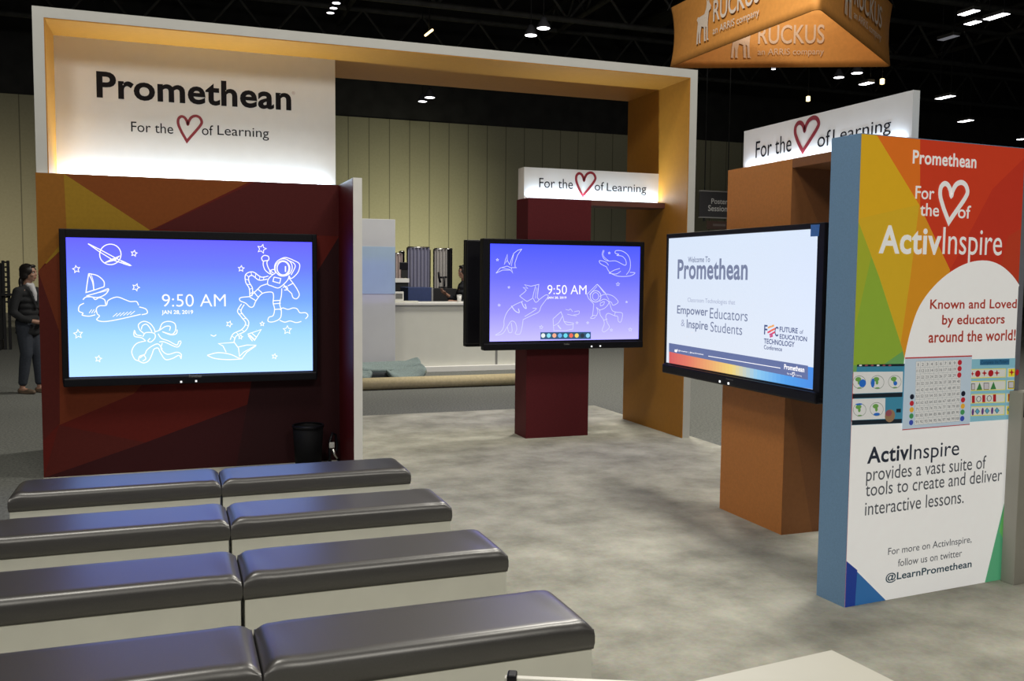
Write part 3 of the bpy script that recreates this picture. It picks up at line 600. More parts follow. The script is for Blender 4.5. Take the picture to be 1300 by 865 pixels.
# teaching pictures on the lightbox (photo grid 1080,440 at 5.909)
def K(x, y): return (1080+x/5.909, 440+y/5.909)
def disc(mb, cx, cy, rx, ry, off, mi, n=14, scale=1): 
    c = PL.st(*K(cx, cy)); e1 = PL.st(*K(cx+rx, cy)); e2 = PL.st(*K(cx, cy+ry)); a = abs(e1[0]-c[0]); b = abs(e2[1]-c[1])
    mb.add([PL.p((c[0]+a*math.cos(2*math.pi*k/n), c[1]+b*math.sin(2*math.pi*k/n)), off) for k in range(n)], [list(range(n))], mi)
pm = [lit('lit_teal', rgb(64, 140, 170)), lit('lit_black', rgb(22, 34, 46)), lit('lit_cell', (.78, .78, .77)), lit('lit_land', rgb(110, 165, 80)), lit('lit_sea', rgb(40, 110, 205)), lit('lit_pink', rgb(150, 80, 90)), lit('lit_brown', rgb(150, 120, 90)), lit('lit_outline', rgb(140, 150, 140))]
q = MB()
def R_(pts, mi, off):
    P = []
    for p in pts:
        a, b = PL.st(*K(*p)); a = .0005 if a < .02 else min(a, LW-.0405); P.append((a, b))
    poly(q, PL, P, off, mi, True)
R_([(45, 135), (410, 130), (385, 575), (22, 590)], 0, .0034); R_([(45, 135), (400, 130), (396, 148), (42, 152)], 1, .0036)
for i in range(6): R_([(60+i*44, 137), (78+i*44, 136), (80+i*44, 147), (58+i*44, 148)], 5 if i % 3 else 2, .0038)
R_([(38, 190), (388, 188), (384, 342), (32, 353)], 2, .0036); R_([(32, 356), (384, 346), (383, 378), (30, 388)], 1, .0036); R_([(30, 392), (256, 387), (253, 542), (26, 552)], 2, .0036); R_([(26, 553), (380, 543), (378, 574), (24, 588)], 1, .0036)
for (x, y, sx, sea) in [(60, 268, 48, 1), (195, 268, 50, 0), (326, 265, 48, 2), (62, 475, 48, 3), (190, 470, 50, 4)]:
    c0 = [PL.st(*K(x+sx*math.cos(t*math.pi/10), y+sx*math.sin(t*math.pi/10))) for t in range(20)]
    ribbon(q, PL, c0, .0025, .0042, True, 7)
    disc(q, x-8, y-22, 22, 17, .004, 3); disc(q, x-2, y+2, 10, 16, .004, 3); disc(q, x, y+44, 18, 6, .004, 3)
    sxy = {1: (24, 8, 26, 30), 0: (-34, 6, 14, 34), 2: (4, 12, 14, 16), 3: (-5, -42, 26, 7), 4: (0, 38, 24, 11)}[sea]; disc(q, x+sxy[0], y+sxy[1], sxy[2], sxy[3], .0044, 4)
disc(q, 290, 520, 38, 48, .004, 6); disc(q, 280, 500, 24, 24, .0043, 5); R_([(338, 468), (372, 467), (371, 494), (337, 495)], 1, .004)
q.build('globe_pictures', pm, gp)
cm = [lit('lit_paleblue', rgb(196, 214, 230)), lit('lit_redline', rgb(190, 60, 60)), lit('lit_cell2', (.78, .78, .77)), lit('lit_gridline', rgb(150, 160, 165)), lit('lit_digit', rgb(90, 96, 100)),
      lit('lit_dotred', rgb(196, 40, 55)), lit('lit_dotblack', rgb(24, 28, 48)), lit('lit_dotyellow', rgb(236, 178, 60)), lit('lit_dotgreen', rgb(70, 150, 90)), lit('lit_dotblue', rgb(60, 80, 180))]
q = MB(); R_([(400, 86), (902, 70), (885, 585), (378, 627)], 0, .006); R_([(400, 82), (902, 66), (902, 76), (400, 92)], 1, .0066); R_([(380, 621), (885, 580), (885, 586), (379, 628)], 1, .0066)
R_([(482, 112), (822, 98), (808, 560), (472, 590)], 2, .0064)
def gp_(c, r):  # grid point
    u = c/10; v = r/10; a = (482+(822-482)*u, 112+(98-112)*u); b = (472+(808-472)*u, 590+(560-590)*u); return (a[0]+(b[0]-a[0])*v, a[1]+(b[1]-a[1])*v)
for i in range(11):
    ribbon(q, PL, [PL.st(*K(*gp_(i, 0))), PL.st(*K(*gp_(i, 10)))], .0012, .0066, False, 3); ribbon(q, PL, [PL.st(*K(*gp_(0, i))), PL.st(*K(*gp_(10, i)))], .0012, .0066, False, 3)
for r in range(10):
    for c in range(10):
        n_ = r*10+c+1
        if c == 9 and r < 3: continue
        wdt = .06 if n_ == 1 else .2 if n_ < 10 else .3 if n_ < 100 else .42
        text_st(q, PL, str(n_), PL.st(*K(*gp_(c+.5-wdt, r+.28))), PL.st(*K(*gp_(c+.5+wdt, r+.74))), .0068, 0, 4)
for (x, y, mi) in [(810, 120, 5), (808, 166, 5), (806, 214, 5), (836, 353, 6), (834, 400, 5), (832, 447, 7), (830, 492, 8), (828, 540, 9), (452, 377, 6), (450, 426, 5), (449, 474, 7), (447, 521, 8), (445, 570, 9)]:
    disc(q, x, y, 16, 20, .007, mi)
q.build('number_chart', cm, gp)
sm_ = [lit('lit_skyblue', rgb(140, 196, 214)), lit('lit_yellow', rgb(240, 224, 60)), lit('lit_cell3', (.74, .75, .70)), lit('lit_shape_red', rgb(180, 30, 40)), lit('lit_shape_green', rgb(60, 130, 70)), lit('lit_shape_purple', rgb(100, 60, 130)), lit('lit_shape_blue', rgb(90, 170, 200)), lit('lit_title', rgb(50, 110, 150)), lit('lit_line', rgb(60, 60, 60)), lit('lit_title_ink', rgb(30, 70, 100)), lit('lit_pinkish', rgb(205, 200, 205))]
q = MB(); R_([(902, 96), (1256, 86), (1236, 542), (890, 566)], 0, .0034); R_([(966, 98), (1186, 94), (1184, 137), (964, 140)], 7, .0038); text_st(q, PL, 'Complete the Pattern', PL.st(*K(974, 106)), PL.st(*K(1178, 132)), .0042, .01, 9)
for i, (y0, y1) in enumerate([(172, 236), (262, 330), (360, 424), (452, 518)]):
    o_ = -i*4
    R_([(900, y0-2), (1162+o_, y0-8), (1160+o_, y1-4), (896, y1+4)], 1, .0036); R_([(900, y0+3), (1158+o_, y0-3), (1156+o_, y1-9), (897, y1-2)], 2, .0038)
    R_([(1172+o_, y0-8), (1252, y0-11), (1250-i*2, y1-8), (1170+o_, y1-4)], 2, .0036); R_([(1180+o_, y0-3), (1252, y0-7), (1250-i*2, y1-12), (1178+o_, y1-9)], 1, .0038)
def st4(cx, cy, r, mi):
    poly(q, PL, [K(cx+(r if k % 2 == 0 else r*.38)*math.sin(k*math.pi/4), cy-(r*1.2 if k % 2 == 0 else r*.4)*math.cos(k*math.pi/4)) for k in range(8)], .0042, mi)
def bx_(cx, cy, rx, ry, mi): R_([(cx-rx, cy-ry), (cx+rx, cy-ry-1), (cx+rx, cy+ry), (cx-rx, cy+ry+1)], mi, .0048 if mi == 10 else .0042)
disc(q, 948, 204, 20, 25, .0042, 3); st4(998, 200, 22, 3); disc(q, 1046, 201, 20, 25, .0042, 3); st4(1092, 199, 22, 3); st4(908, 205, 16, 3); st4(1202, 194, 22, 3); disc(q, 1244, 194, 13, 22, .0042, 3)
bx_(913, 302, 14, 24, 8); bx_(913, 302, 11, 20, 10); R_([(938, 328), (982, 325), (962, 270)], 4, .0042); bx_(1012, 298, 20, 25, 8); bx_(1012, 298, 17, 21, 10); R_([(1042, 323), (1086, 320), (1066, 264)], 4, .0042); bx_(1197, 288, 20, 25, 8); bx_(1197, 288, 17, 21, 10); R_([(1224, 312), (1248, 311), (1244, 270)], 4, .0042)
for x, y in [(955, 394), (1034, 389), (1238, 380)]: disc(q, x, y, 19, 23, .0042, 8, 8); disc(q, x, y, 14, 18, .0045, 2)
for x, y in [(915, 396), (993, 391), (1074, 387), (1188, 382)]: bx_(x, y, 11, 27, 3)
for x, y in [(945, 487), (1018, 483), (1092, 480), (1188, 474)]: R_([(x-19, y), (x, y+24), (x+19, y), (x, y-24)], 8, .0042); R_([(x-15, y), (x, y+20), (x+15, y), (x, y-20)], 6, .0044)
for x, y in [(911, 492), (984, 486), (1056, 482)]: disc(q, x, y, 9, 26, .0042, 5)
disc(q, 1230, 470, 9, 26, .0042, 3)
q.build('pattern_pictures', sm_, gp)

# ------------------------------------------------------------------ benches
BR_, BS, BLEFT, ZC, ZB, BD = 1.365, .237, -.866, .305, .398, .384
def make_bench(w_):
    t = thing('bench', (0, 0, FL), 'x', 'bench', 'padded benches facing the screen wall')
    MB().box((-w_/2+.004, .004, FL), (w_/2-.004, BD-.004, ZC), .002, 1).build('base', M['bench_white'], t)
    bm = bmesh.new(); bmesh.ops.create_grid(bm, x_segments=48, y_segments=20, size=1)
    nx, ny = 49, 21
    vs = []; fs = []
    def prof(a): # 0 at rim .. 1 inside
        return 1-(1-min(1, a))**2.4
    for j in range(ny):
        for i in range(nx):
            # denser samples near the rim
            sx = math.sin((i/(nx-1)-.5)*math.pi); sy = math.sin((j/(ny-1)-.5)*math.pi)
            x = sx*w_/2; y = BD/2+sy*BD/2
            ex = (w_/2-abs(x)); ey = (BD/2-abs(y-BD/2))
            kx = prof(ex/.055); ky = prof(ey/.035)
            z = ZB-.022 + .030*kx*ky**.8 + .006*math.sin(x*23+y*11)*math.exp(-((ex-.06)/.05)**2)*.5
            vs.append((x*(1-.0), y, z))
    for j in range(ny-1):
        for i in range(nx-1): fs.append([j*nx+i, j*nx+i+1, (j+1)*nx+i+1, (j+1)*nx+i])
    bm.free()
    rim = [j*nx for j in range(ny)][::-1] + list(range(1, nx)) + [j*nx+nx-1 for j in range(1, ny)] + [(ny-1)*nx+i for i in range(nx-2, 0, -1)]
    base = len(vs); n = len(rim); rows = 3
    for k in range(1, rows+1):
        for r_ in rim:
            x, y, z = vs[r_]; f_ = k/rows; bul = .004*math.sin(f_*math.pi)
            dx = 1 if abs(x) > w_/2-1e-4 else 0; dy = 1 if abs(y-BD/2) > BD/2-1e-4 else 0
            vs.append((x+math.copysign(bul*dx, x), y+math.copysign(bul*dy, y-BD/2), z+(ZC+.001-z)*f_))
    prev = rim
    for k in range(rows):
        cur = [base+k*n+i for i in range(n)]
        for i in range(n): fs.append([prev[i], cur[i], cur[(i+1) % n], prev[(i+1) % n]])
        prev = cur
    fs.append(prev[::-1])
    mb = MB(); mb.add(vs, fs, 0, True); mb.build('cushion', M['vinyl'], t)
    return t
bl0 = make_bench(BS-BLEFT-.004); br0 = make_bench(BR_-BS-.004)
rows = [5.552, 4.640, 3.758, 2.864]
ROWL = ['nearest the screen wall', 'second from the screen wall', 'third from the screen wall', 'closest to the white counter top']
for i, y in enumerate(rows):
    a = bl0 if i == 0 else copy_tree(bl0); b = br0 if i == 0 else copy_tree(br0)
    a.location = ((BLEFT+BS)/2-.002, y, FL); b.location = ((BS+BR_)/2+.002, y, FL)
    a['label'] = 'left hand grey padded white bench in the row '+ROWL[i]; b['label'] = 'right hand grey padded white bench in the row '+ROWL[i]

# ------------------------------------------------------------------ bin and cable by the screen wall
wbn = thing('waste_bin', (1.02, 7.68, FL), 'small black round waste bin against the dark red screen wall', 'bin')
MB().lathe((1.02, 7.68, FL), [(.0, 0), (.105, 0), (.125, .34), (.118, .34), (.1, .02), (0, .02)], 28).build('bucket', mat('black_bin_plastic', (.004, .004, .005), .7, .2, 60, spec=.15), wbn)
MB().lathe((1.02, 7.68, FL), [(.118, .335), (.13, .335), (.131, .352), (.124, .358), (.117, .352)], 28).build('rim', M['black'], wbn)
cbl = thing('power_cable', (1.2, 7.72, FL), 'black power cable with a pale tag and shiny plug beside the waste bin', 'cable')
MB().tube([(1.22, 7.80, .02), (1.205, 7.74, .03), (1.20, 7.70, .12), (1.205, 7.72, .20), (1.23, 7.74, .27), (1.26, 7.76, .25), (1.27, 7.75, .15), (1.25, 7.72, .08), (1.29, 7.70, .02)], .012, 8).build('cord', M['black'], cbl)
MB().box((1.195, 7.685, .15), (1.24, 7.70, .20), .006, 2).build('tag', mat('pale_tag', (.5, .5, .48), .5), cbl)
MB().tube([(1.225, 7.70, .14), (1.24, 7.695, .10), (1.265, 7.69, .06)], [.018, .016, .01], 10).build('plug', M['chrome'], cbl)

# ------------------------------------------------------------------ table in front of the camera, tablet on it, cabinet at the right
TA = Vector((1.184, 1.417, 0)); tx = Vector((.9951, .0988, 0)); ty = Vector((-.0988, .9951, 0))
TM = Matrix.Translation(TA) @ Matrix((tx, ty, Vector((0, 0, 1)))).transposed().to_4x4()
tb_ = thing('counter', TA - tx*.5 - ty*.3 + Vector((0, 0, FL)), 'plain white counter top with a sharp corner in front of the benches', 'counter')
MB().box((-1.0, -.62, .87), (0, 0, .90), .002, 1, 0, TM).build('counter_top', mat('cream_laminate', (.56, .55, .49), .4, .02, 8), tb_)
MB().box((-.96, -.58, FL), (-.04, -.04, .87), .002, 1, 0, TM).build('cabinet', M['bench_white'], tb_)
A_ = at(641, 857.5, z=1.0); B_ = at(816, 865.5, z=1.0)
dx_ = (B_-A_).normalized(); nx_ = Vector((-dx_.y, dx_.x, 0)).normalized(); up_ = dx_.cross(nx_).normalized(); up_ = up_ if up_.z > 0 else -up_
XM = Matrix.Translation(A_) @ Matrix((dx_, nx_, up_)).transposed().to_4x4()
tbl = thing('tablet', ((A_+B_)/2 - Vector((0, 0, .09))), 'white tablet standing on the counter with a black clip on its edge', 'tablet')
tbl.location.z = .90
MB().box((0, -.010, -.085), (.26, .002, 0), .0015, 2, 0, XM).build('tablet_body', mat('white_plastic', (.75, .74, .68), .3, .02, 20), tbl)
MB().box((.01, .002, -.078), (.25, .0035, -.006), 0, 1, 0, XM).build('tablet_screen', M['black'], tbl)
MB().box((.004, -.016, -.04), (.019, .008, .006), .003, 3, 0, XM).build('clip', M['black'], tbl)
cz = at(1297, 498, y=3.6).z
cb = thing('cabinet', (4.50, 3.75, FL), 'plain grey beige cabinet with a black slot standing beyond the lightbox', 'cabinet')
CM = Matrix.Translation((4.128, 3.552, 0)) @ Matrix((ux, -nn, Vector((0, 0, 1)))).transposed().to_4x4()
MB().box((0, 0, FL), (.7, .078, 1.03), .002, 1, 0, CM).build('cabinet_body', mat('grey_beige_laminate', (.36, .35, .31), .5, .02, 10), cb)
MB().box((.012, -.004, .90), (.2, 0, .985), 0, 1, 0, CM).build('slot', M['black'], cb)
# ------------------------------------------------------------------ neighbouring stand behind the archway
wp = thing('partition', (2.9, 14.1, 0), 'tall glossy white partition with a pale blue band behind the screen wall', 'partition')  # the pale blue band is a painted reflection
MB().box((2.2, 14.0, 0), (3.2, 14.12, 2.44), .004, 1).build('panel', mat('gloss_white', (.62, .63, .66), .12, .02, 5, coat=.5), wp)
q = MB(); q.box((2.2, 13.996, 1.30), (3.199, 14.0, 2.02), 0, 1); q.build('blue_reflection', mat('painted_blue_reflection', (.44, .58, .76), .12, .03, 4, coat=.5), wp)  # pale blue reflection painted onto the glossy panel as colour
ct = thing('counter', (4.6, 15.2, 0), 'long white reception counter of the stand behind the archway', 'counter')
MB().box((3.22, 14.7, 0.09), (6.05, 15.3, 1.10), .003, 1).build('counter_body', mat('satin_white', (.66, .66, .60), .35, .02, 6), ct)
MB().box((3.2, 14.66, 1.10), (6.08, 15.34, 1.14), .004, 1).build('counter_top', M['white'], ct)
MB().box((3.22, 14.60, 0), (6.05, 15.3, .09), .004, 1).build('plinth', M['white'], ct)
MB().box((5.085, 14.69, .09), (5.12, 14.7, 1.10), 0, 1).build('joint_strip', mat('grey_joint', (.22, .22, .21), .5), ct)
te = MB().tube([(1.6, 12.57, .086), (5.0, 12.57, .086)], .085, 14).build('floor_roll', mat('tan_carpet_backing', (.50, .42, .25), .8, .1, 30)); tag(te, 'long tan padded roll lying on the dark aisle carpet behind the archway', 'carpet roll')
def pillow(name, c, sx, sy, sz, rot, m, parent, sag=.1):
    bm = bmesh.new(); bmesh.ops.create_uvsphere(bm, u_segments=28, v_segments=16, radius=1)
    for v in bm.verts:
        p = v.co; sg = lambda a, e: math.copysign(abs(a)**e, a)
        v.co = Vector((sg(p.x, .5)*sx/2, sg(p.y, .5)*sy/2, sg(p.z, .9)*sz/2 + .012*math.sin(p.x*6+p.y*4) + sag*p.x*p.x))
    mb = MB(); mb.bm(bm, 0, Matrix.Translation(c) @ Matrix.Rotation(rot[2], 4, 'Z') @ Matrix.Rotation(rot[1], 4, 'Y') @ Matrix.Rotation(rot[0], 4, 'X'), True)
    return mb.build(name, m, parent)
M['teal'] = mat('grey_teal_felt', (.20, .255, .25), .9, .2, 60, bump=.3)
for i, (c, s_, rt_, lb_) in enumerate([((2.92, 13.42, .215), (1.05, .34, .11), (.25, -.03, .03), 'long grey teal floor cushion drooping over the pair below, behind the archway'),
        ((3.17, 13.12, .115), (.56, .40, .17), (.2, -.16, .1), 'grey teal floor cushion leaning up at the end nearer the white counter'),
        ((2.47, 13.14, .11), (.34, .40, .18), (0, .1, 0), 'grey teal floor cushion half hidden by the screen wall wing')]):
    t = thing('floor_cushion', (c[0], c[1], 0), lb_, 'cushion', 'teal floor cushions')
    pc_ = pillow('cushion_cover', c, *s_, rt_, M['teal'], t)
dkc = MB().box((2.55, 13.2, 0), (3.2, 13.55, .17), .03, 2).build('cushion_shade_block', mat('painted_shadow', (.03, .036, .04), .9, .2, 40)); tag(dkc, 'low dark pad under the grey teal floor cushions', 'pad')  # the pad is only a dark block added to paint in the shade between the cushions

def drape(name, x0, x1, y, z0, z1, m, label, waves):
    mb = MB(); n = 40; vs = []; fs = []
    for side in (0, 1):
        for i in range(n+1):
            u = i/n; x = x0+(x1-x0)*u; yy = y + .03*math.sin(u*waves*2*math.pi) + side*.02
            for z in (z0, z1): vs.append((x, yy, z))
    o2 = (n+1)*2
    for i in range(n):
        a = 2*i; fs += [[a, a+2, a+3, a+1], [o2+a, o2+a+1, o2+a+3, o2+a+2], [a+1, a+3, o2+a+3, o2+a+1], [a, o2+a, o2+a+2, a+2]]
    fs += [[0, 1, o2+1, o2], [2*n, o2+2*n, o2+2*n+1, 2*n+1]]
    mb.add(vs, fs, 0, False); t = thing(name, ((x0+x1)/2, y, z0), label, 'drape')
    mb.build('curtain', m, t); MB().tube([(x0, y+.01, z1), (x1, y+.01, z1)], .02, 8).build('top_rail', M['chrome'], t)
    for x in (x0, x1): MB().tube([(x, y+.05, 0), (x, y+.05, z1)], .018, 6).build('upright', M['black'], t)
def X18(u, y=18): return at(u, 340, y=y).x
drape('drape', X18(518), X18(545.3), 18, 0, 2.13, mat('lavender_cloth', (.26, .26, .36), .85, .05, 20, stretch=(1, 1, 6)), 'lavender grey drape, widest of the drapes behind the white reception counter', 6)
drape('drape', X18(546.2), X18(550.6), 18.25, 0, 2.08, M['black_matt'], 'narrow black drape between the lavender and the white drape', 3)
drape('drape', X18(551.8), X18(567.6), 18, 0, 2.11, mat('pale_cloth', (.44, .42, .41), .85, .05, 20), 'pale grey drape behind the side-on monitor', 4)
drape('drape', X18(568.6), X18(578.5), 18.25, 0, 2.12, M['black_matt'], 'black drape between the pale drape and the bare far wall', 4)
drape('drape', X18(500), X18(511), 18.0, 0, 2.0, mat('pinkish_cloth', (.52, .44, .43), .85, .05, 20), 'pinkish white drape beside the tall glossy partition', 3)
drape('drape', X18(511.5), X18(517), 18.25, 0, 2.05, M['black_matt'], 'black drape right behind the small hanging black screen', 2)
hs = thing('monitor', (X18(511.5, 17.2), 17.2, 1.2), 'small black screen standing in front of the pinkish drape', 'monitor')
a_ = at(507, 333, y=17.2); b_ = at(517.5, 342.5, y=17.2); MB().box((a_.x, 17.15, b_.z), (b_.x, 17.2, a_.z), .01, 2).build('screen_housing', M['black'], hs)
c_ = at(509, 353, y=17.2); MB().box((c_.x, 17.16, c_.z), (b_.x, 17.2, b_.z+.005), .01, 2).build('stand', M['black_matt'], hs)
wsf = thing('table', (X18(510, 17), 17, 0), 'table draped in black with a white top edge beside the tall glossy partition', 'table')
a_ = at(500, 353.5, y=17); b_ = at(518, 359, y=17)
MB().box((a_.x, 16.9, b_.z), (b_.x, 17.4, a_.z), .004, 1).build('table_top', M['white'], wsf); MB().box((a_.x+.01, 16.92, 0), (b_.x-.01, 17.38, b_.z), .004, 1).build('table_cover', M['black_matt'], wsf)
nv = thing('table', (4.35, 16.5, 0), 'navy draped display table with a black front behind the white reception counter', 'table')
a_ = at(518, 365, y=16.2); b_ = at(549, 365, y=16.2); c_ = at(580, 367, y=16.2)
MB().box((a_.x, 16.2, 0), (b_.x, 16.8, a_.z), .006, 1).build('navy_cover', mat('navy_cloth', (.03, .05, .15), .7, .1, 20), nv)
MB().box((b_.x, 16.2, 0), (c_.x, 16.8, a_.z-.02), .006, 1).build('black_cover', M['black_matt'], nv)
MB().box((b_.x-.02, 16.19, 1.05), (b_.x+.012, 16.2, a_.z-.01), 0, 1).build('edge_trim', mat('grey_trim', (.3, .3, .3), .5), nv)
mn = thing('monitor', (at(563, 366, y=16.5).x, 16.5, nv_z := at(563, 366, y=16.2).z), 'black monitor seen edge on, standing on the navy draped table', 'monitor')
a_ = at(557, 345.5, y=16.5); b_ = at(559, 359, y=16.5); c_ = at(564, 352, y=16.5); e2_ = at(564, 368, y=16.5)
MB().tube([a_, (a_+b_)/2+Vector((-.01, 0, 0)), b_], .022, 8).build('screen_housing', M['black'], mn)
MB().tube([at(558, 352.5, y=16.5), at(567, 352.2, y=16.5)], .018, 8).build('arm', M['black'], mn)
MB().tube([c_, e2_], .018, 8).build('post', M['black'], mn); MB().lathe((e2_.x, 16.5, nv_z+.001), [(0, .02), (.11, .02), (.11, 0), (0, 0)], 20).build('foot', M['black'], mn)
lt = thing('picture_frame', (3.47, 14.9, 1.14), 'small white framed grey picture standing on the white reception counter', 'picture frame')
a_ = at(500, 370.5, y=14.9); b_ = at(512.5, 381, y=14.9)
MB().box((a_.x, 14.9, 1.14), (b_.x, 14.93, a_.z), .005, 1).build('frame', M['white'], lt); MB().box((a_.x+.03, 14.897, b_.z+.02), (b_.x-.02, 14.9, a_.z-.03), 0, 1).build('picture', mat('grey_picture', (.18, .18, .17), .4), lt)
pp = MB().box((3.30, 14.70, 1.141), (3.75, 14.88, 1.165), .004, 1).build('paper_stack', mat('cream_paper', (.66, .66, .58), .7)); tag(pp, 'cream paper stack on the white reception counter below the small frame', 'paper')
cu_ = at(583, 381, y=14.9)
cup = thing('cup', (cu_.x, 14.9, 1.14), 'white paper cup on the reception counter in front of the dark dressed person', 'cup')
MB().lathe((cu_.x, 14.9, 1.14), [(0, 0), (.03, 0), (.042, .12), (.038, .12), (.028, .01), (0, .01)], 18).build('cup_body', M['white'], cup); MB().lathe((cu_.x, 14.9, 1.14), [(.043, .112), (.045, .118), (.043, .124), (.02, .126), (0, .126)], 18).build('lid', mat('lid_white', (.6, .6, .58), .4), cup)

# hanging direction sign by the far wall
a_ = at(889, 243, y=20); b_ = at(930, 276.5, y=20); b2_ = at(933, 292, y=20); a2_ = at(898, 280.5, y=20)
ps = thing('direction_sign', ((a_.x+b_.x)/2, 20, b2_.z), 'black hanging direction sign with white words beyond the orange brown column', 'sign')
po = MB().box((a_.x, 20, b_.z), (b_.x, 20.06, a_.z), .004, 1).build('sign_board', mat('charcoal_board', (.028, .028, .032), .6), ps)
PP = Plane((0, 20, 0), (1, 0, 0), (0, -1, 0)); GW = mat('dull_white_ink', (.42, .42, .42), .6)
text(PP, 'Poster', (903, 252), (923.5, 259.6), GW, po, .004, .01); text(PP, 'Sessions', (899, 260.5), (926.5, 269), GW, po, .004, .01)
MB().box((a_.x, 19.99, a_.z), (b_.x, 20.07, a_.z+.03), 0, 1).build('top_rail', mat('dull_rail', (.2, .2, .2), .5), ps); MB().box((a_.x, 19.99, b_.z-.03), (b_.x, 20.07, b_.z), 0, 1).build('bottom_rail', mat('dull_rail', (.2, .2, .2), .5), ps)
p2_ = MB().box((a2_.x, 20, b2_.z), (b2_.x, 20.05, a2_.z), .004, 1).build('lower_board', mat('brown_board', (.05, .028, .022), .6), ps)
q = MB(); poly(q, PP, [(905, 284.2), (921, 284.8), (921, 287.6), (905, 287.2)], .004); q.build('faded_strip', mat('dim_ink', (.10, .08, .075), .6), p2_)
for u in (.15, .85):
    x = a_.x+(b_.x-a_.x)*u; MB().tube([(x, 20.03, a_.z), (x, 20.03, 12)], .012, 6).build('hanger', M['black_matt'], ps)
    MB().box((x-.02, 20.0, a2_.z-.01), (x+.02, 20.06, b_.z), 0, 1).build('link', M['black_matt'], ps) if u < .5 else None
# slatted rack at the far left
rk = thing('rack', (-3.25, 21, 0), 'tall black slatted metal rack by the far wall left of the walking woman', 'rack')
xa, xb = at(3.5, 331, y=21).x, at(10, 331, y=21).x
for x in (xa, xb): MB().box((x-.025, 20.97, 0), (x+.025, 21.03, 1.8), .004, 1).build('upright', M['black_matt'], rk)
for k in range(9): MB().box((xa, 20.98, .95+k*.1), (xb, 21.02, .985+k*.1), .003, 1).build('slat', M['black_matt'], rk)
MB().box((xa-.5, 20.9, 1.09), (xb+.3, 20.96, 1.14), .004, 1).build('rail', M['black_matt'], rk)
MB().box((xa-.3, 20.6, .2), (xa-.03, 21.2, 1.75), .02, 2).build('side_panel', M['black_matt'], rk)
MB().box((xa-.28, 20.65, 0), (xa-.05, 21.15, .2), .02, 2).build('foot', M['black_matt'], rk)

# ------------------------------------------------------------------ people
def capsule(mb, pts, n=12):
    """chain of tapered joints as overlapping spheres and cones; pts = (x,y,z,r[,flat])"""
    for i in range(len(pts)-1):
        a, b = Vector(pts[i][:3]), Vector(pts[i+1][:3]); ra, rb = pts[i][3], pts[i+1][3]
        L = (b-a).length; k = max(2, int(L/(min(ra, rb)*.45))+1)
        for j in range(k+1):
            t = j/k; bm = bmesh.new(); bmesh.ops.create_icosphere(bm, subdivisions=2, radius=ra+(rb-ra)*t)
            mb.bm(bm, 0, Matrix.Translation(a.lerp(b, t)), True)
def blob(mb, c, r, sub=3):
    bm = bmesh.new(); bmesh.ops.create_icosphere(bm, subdivisions=sub, radius=1)
    mb.bm(bm, 0, Matrix.Translation(c) @ Matrix.Diagonal((*r, 1)), True)
def fuse(mb, name, m, parent, vox=.011, it=4):
    """one continuous skin over the joined volumes"""
    me = bpy.data.meshes.new(name); me.from_pydata(mb.v, [], mb.f); o = bpy.data.objects.new(name, me); COL.objects.link(o)
    r = o.modifiers.new('r', 'REMESH'); r.mode = 'VOXEL'; r.voxel_size = vox
    s = o.modifiers.new('s', 'SMOOTH'); s.factor = .5; s.iterations = it
    dg = bpy.context.evaluated_depsgraph_get(); dg.update()
    m2 = bpy.data.meshes.new_from_object(o.evaluated_get(dg), depsgraph=dg); bpy.data.objects.remove(o); bpy.data.meshes.remove(me)
    m2.materials.clear(); m2.materials.append(m); m2.polygons.foreach_set('use_smooth', [True]*len(m2.polygons))
    o = bpy.data.objects.new(name, m2); COL.objects.link(o); o.parent = parent; return o
SKIN = mat('skin', (.36, .20, .14), .55, .06, 30)
def hand(mb, w_, dirv, side, up=Vector((0, 0, 1))):
    d = dirv.normalized(); s_ = d.cross(up).normalized()*side; n_ = s_.cross(d)
    capsule(mb, [(*(w_), .026), (*(w_+d*.04), .03), (*(w_+d*.085), .03)])
    for k, L in enumerate((.062, .072, .066, .052)):
        b = w_+d*.085+s_*(.03-.02*k); m1 = b+d*L*.5-n_*.006; e = b+d*L*.85-n_*.026
        capsule(mb, [(*b, .0095), (*m1, .009), (*e, .008)])
    b = w_+d*.03+s_*.03; capsule(mb, [(*b, .012), (*(b+d*.03+s_*.022), .010), (*(b+d*.055+s_*.022-n_*.01), .009)])
def head(mb, c, yaw_, s=1.0):
    """c: head centre, face toward local -Y turned by yaw_"""
    R = Matrix.Rotation(yaw_, 4, 'Z'); T = Matrix.Translation(c)
    def B(p, r): 
        bm = bmesh.new(); bmesh.ops.create_icosphere(bm, subdivisions=3, radius=1)
        mb.bm(bm, 0, T @ R @ Matrix.Translation(Vector(p)*s) @ Matrix.Diagonal((r[0]*s, r[1]*s, r[2]*s, 1)), True)
    B((0, .012, .025), (.072, .09, .085)); B((0, -.02, -.035), (.058, .065, .075)); B((0, -.045, -.085), (.032, .034, .028))
    B((0, -.093, -.02), (.011, .016, .022)); B((0, -.086, -.002), (.009, .012, .028)); B((0, -.078, .022), (.05, .014, .012))
    for sx in (-1, 1): B((sx*.04, -.06, -.03), (.024, .022, .024)); B((sx*.074, .01, -.015), (.010, .022, .032))
    B((0, -.079, -.062), (.022, .012, .009))
